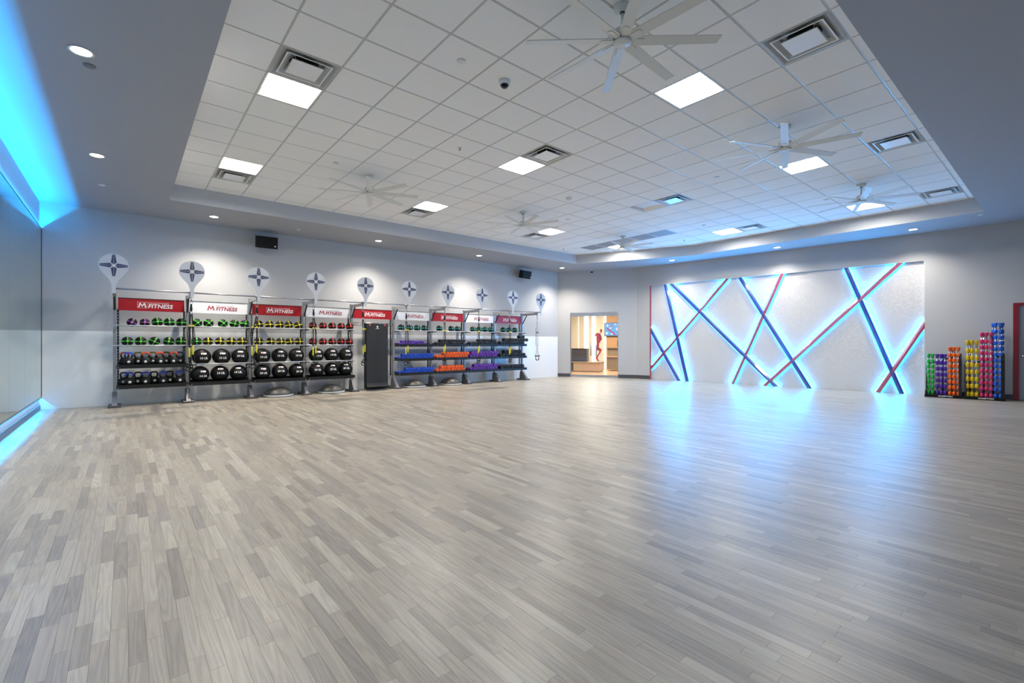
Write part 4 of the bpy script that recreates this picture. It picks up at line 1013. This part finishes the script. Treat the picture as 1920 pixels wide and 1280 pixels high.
# ------------------------------------------------------------------ lobby beyond the glass door
def LT(o): o.matrix_world = T_C; return o
def lbox(name, m, *bx, parent=None):
    b = MB()
    for q in bx: b.box(*q)
    o = b.build(name, m, parent)
    if parent is None: LT(o)
    return o
struct(lbox('floor_lobby', M['lobbyfloor'], (-2.2, 4.2, .15, 6.6, -.06, .0)))
struct(lbox('ceiling_lobby', M['tile'], (-2.2, 4.2, .15, 6.6, 2.9, 2.96)))
wl = struct(lbox('wall_lobby', M['beige'], (-2.2, 4.2, 6.1, 6.2, 0, 2.9)))
struct(lbox('wall_lobby_left', M['beige'], (-2.3, -2.2, .15, 6.2, 0, 2.9))); struct(lbox('wall_lobby_right', M['beige'], (4.2, 4.3, .15, 6.2, 0, 2.9)))
lbox('panel', M['wood'], (.92, 1.9, 6.02, 6.098, 0, 2.9), parent=wl); lbox('panel', M['beige'], (-.45, -.20, 6.0, 6.098, 0, 2.9), parent=wl); lbox('panel', M['beige'], (.05, .19, 6.0, 6.098, 0, 2.9), parent=wl)
for k, (x0, x1, lb) in enumerate([(-.40 - .07, -.46, 'narrow glowing upright strip nearest the hinge side'), (-.17, .02, 'wide glowing upright strip'), (.21, .34, 'wide glowing upright strip behind the running figure'), (.82, .89, 'narrow glowing upright strip beside the screen')]):
    b = MB(); b.box(x0, x1, 6.05, 6.098, .0 if k == 3 else .3, 2.88); tag(LT(b.build('light_strip', M['glow'])), f'{lb} on the lobby wall', 'light strip')
t = thing('wall_screen', 'blue and white lobby screen with a red stroke beyond the glass door', 'screen'); t.matrix_world = T_C
b = MB(); b.box(.83, 1.62, 5.93, 5.98, 1.60, 2.26); b.build('case', M['blackdk'], t)
b = MB(); b.box(.845, 1.605, 5.925, 5.93, 1.625, 2.245); b.build('display', M['screen_b'], t)
b = MB()
for cx, cz, r in ((.98, 2.12, .07), (1.12, 2.0, .06), (1.45, 1.95, .09), (1.5, 2.15, .07), (.95, 1.75, .08), (1.2, 1.72, .07), (1.35, 2.18, .05)):
    b.prism([(cx + r * (1 if k % 2 else .55) * math.cos(k * PI / 6), cz + r * (1 if k % 2 else .55) * math.sin(k * PI / 6)) for k in range(12)], 5.922, 5.9245, 0, Matrix(((1, 0, 0, 0), (0, 0, 1, 0), (0, 1, 0, 0), (0, 0, 0, 1))))
b.build('graphic', M['screen_w'], t)
b = MB(); YX = Matrix(((1, 0, 0, 0), (0, 0, 1, 0), (0, 1, 0, 0), (0, 0, 0, 1)))
b.prism([(.93, 1.99), (.99, 2.0), (1.38, 1.68), (1.33, 1.65)], 5.919, 5.9215, 0, YX); b.prism([(1.08, 2.06), (1.1, 2.05), (1.28, 2.22), (1.26, 2.23)], 5.919, 5.9215, 0, YX); b.build('graphic', M['screen_r'], t)
t = thing('lobby_bench', 'low pale stepped bench on the lobby floor behind the glass', 'bench'); t.matrix_world = T_C
b = MB(); b.box(-1.4, 1.12, 2.9, 4.1, .405, .43); b.build('top', M['desk'], t)
b = MB(); b.box(.30, 1.10, 2.93, 4.05, .06, .404); b.build('front_panel', M['blush'], t)
b = MB(); b.box(-.05, .298, 2.93, 4.05, .06, .404); b.build('side_panel', M['beige'], t)
b = MB(); b.box(-1.38, -.052, 2.93, 4.05, .06, .404); b.build('end_panel', M['darkgrey'], t)
b = MB(); b.box(-1.35, 1.06, 2.97, 4.0, 0, .058); b.build('plinth', M['beige'], t)
t = thing('lobby_cabinet', 'dark grey cabinet standing on the low lobby bench', 'cabinet'); t.matrix_world = T_C
b = MB(); b.box(-1.3, .43, 3.5, 4.0, .4305, 1.0); b.build('body', M['darkgrey'], t)
b = MB(); b.box(-1.31, .44, 3.49, 4.0, 1.0, 1.02); b.build('top', M['black'], t)
t = thing('lobby_counter', 'taupe reception counter at the screen side of the lobby', 'counter'); t.matrix_world = T_C
b = MB(); b.box(1.22, 3.2, 4.2, 5.0, .08, .62); b.build('front_panel', M['desk'], t)
b = MB(); b.box(1.18, 3.2, 4.15, 5.0, .62, .66); b.build('shelf', M['wood'], t)
b = MB(); b.box(1.20, 3.2, 4.5, 5.0, .66, 1.0); b.build('riser', M['desk'], t)
b = MB(); b.box(1.16, 3.2, 4.45, 5.0, 1.0, 1.04); b.build('top', M['darkgrey'], t)
t = thing('monitor', 'dark olive monitor standing on the lobby counter', 'monitor'); t.matrix_world = T_C @ Matrix.Translation((1.78, 4.62, 1.0405))
b = MB(); b.box(-.16, .16, -.02, .02, .06, .34); b.build('display', M['olive'], t); b = MB(); b.box(-.10, .10, -.08, .08, 0, .015); b.box(-.02, .02, -.01, .01, .01, .08); b.build('stand', M['olive'], t)
p = T_C @ Vector((1.0, 3.2, 2.88)); arealight('lobby_ceiling_light', p, 250, (1, .92, .8), 3.0, 3.0)
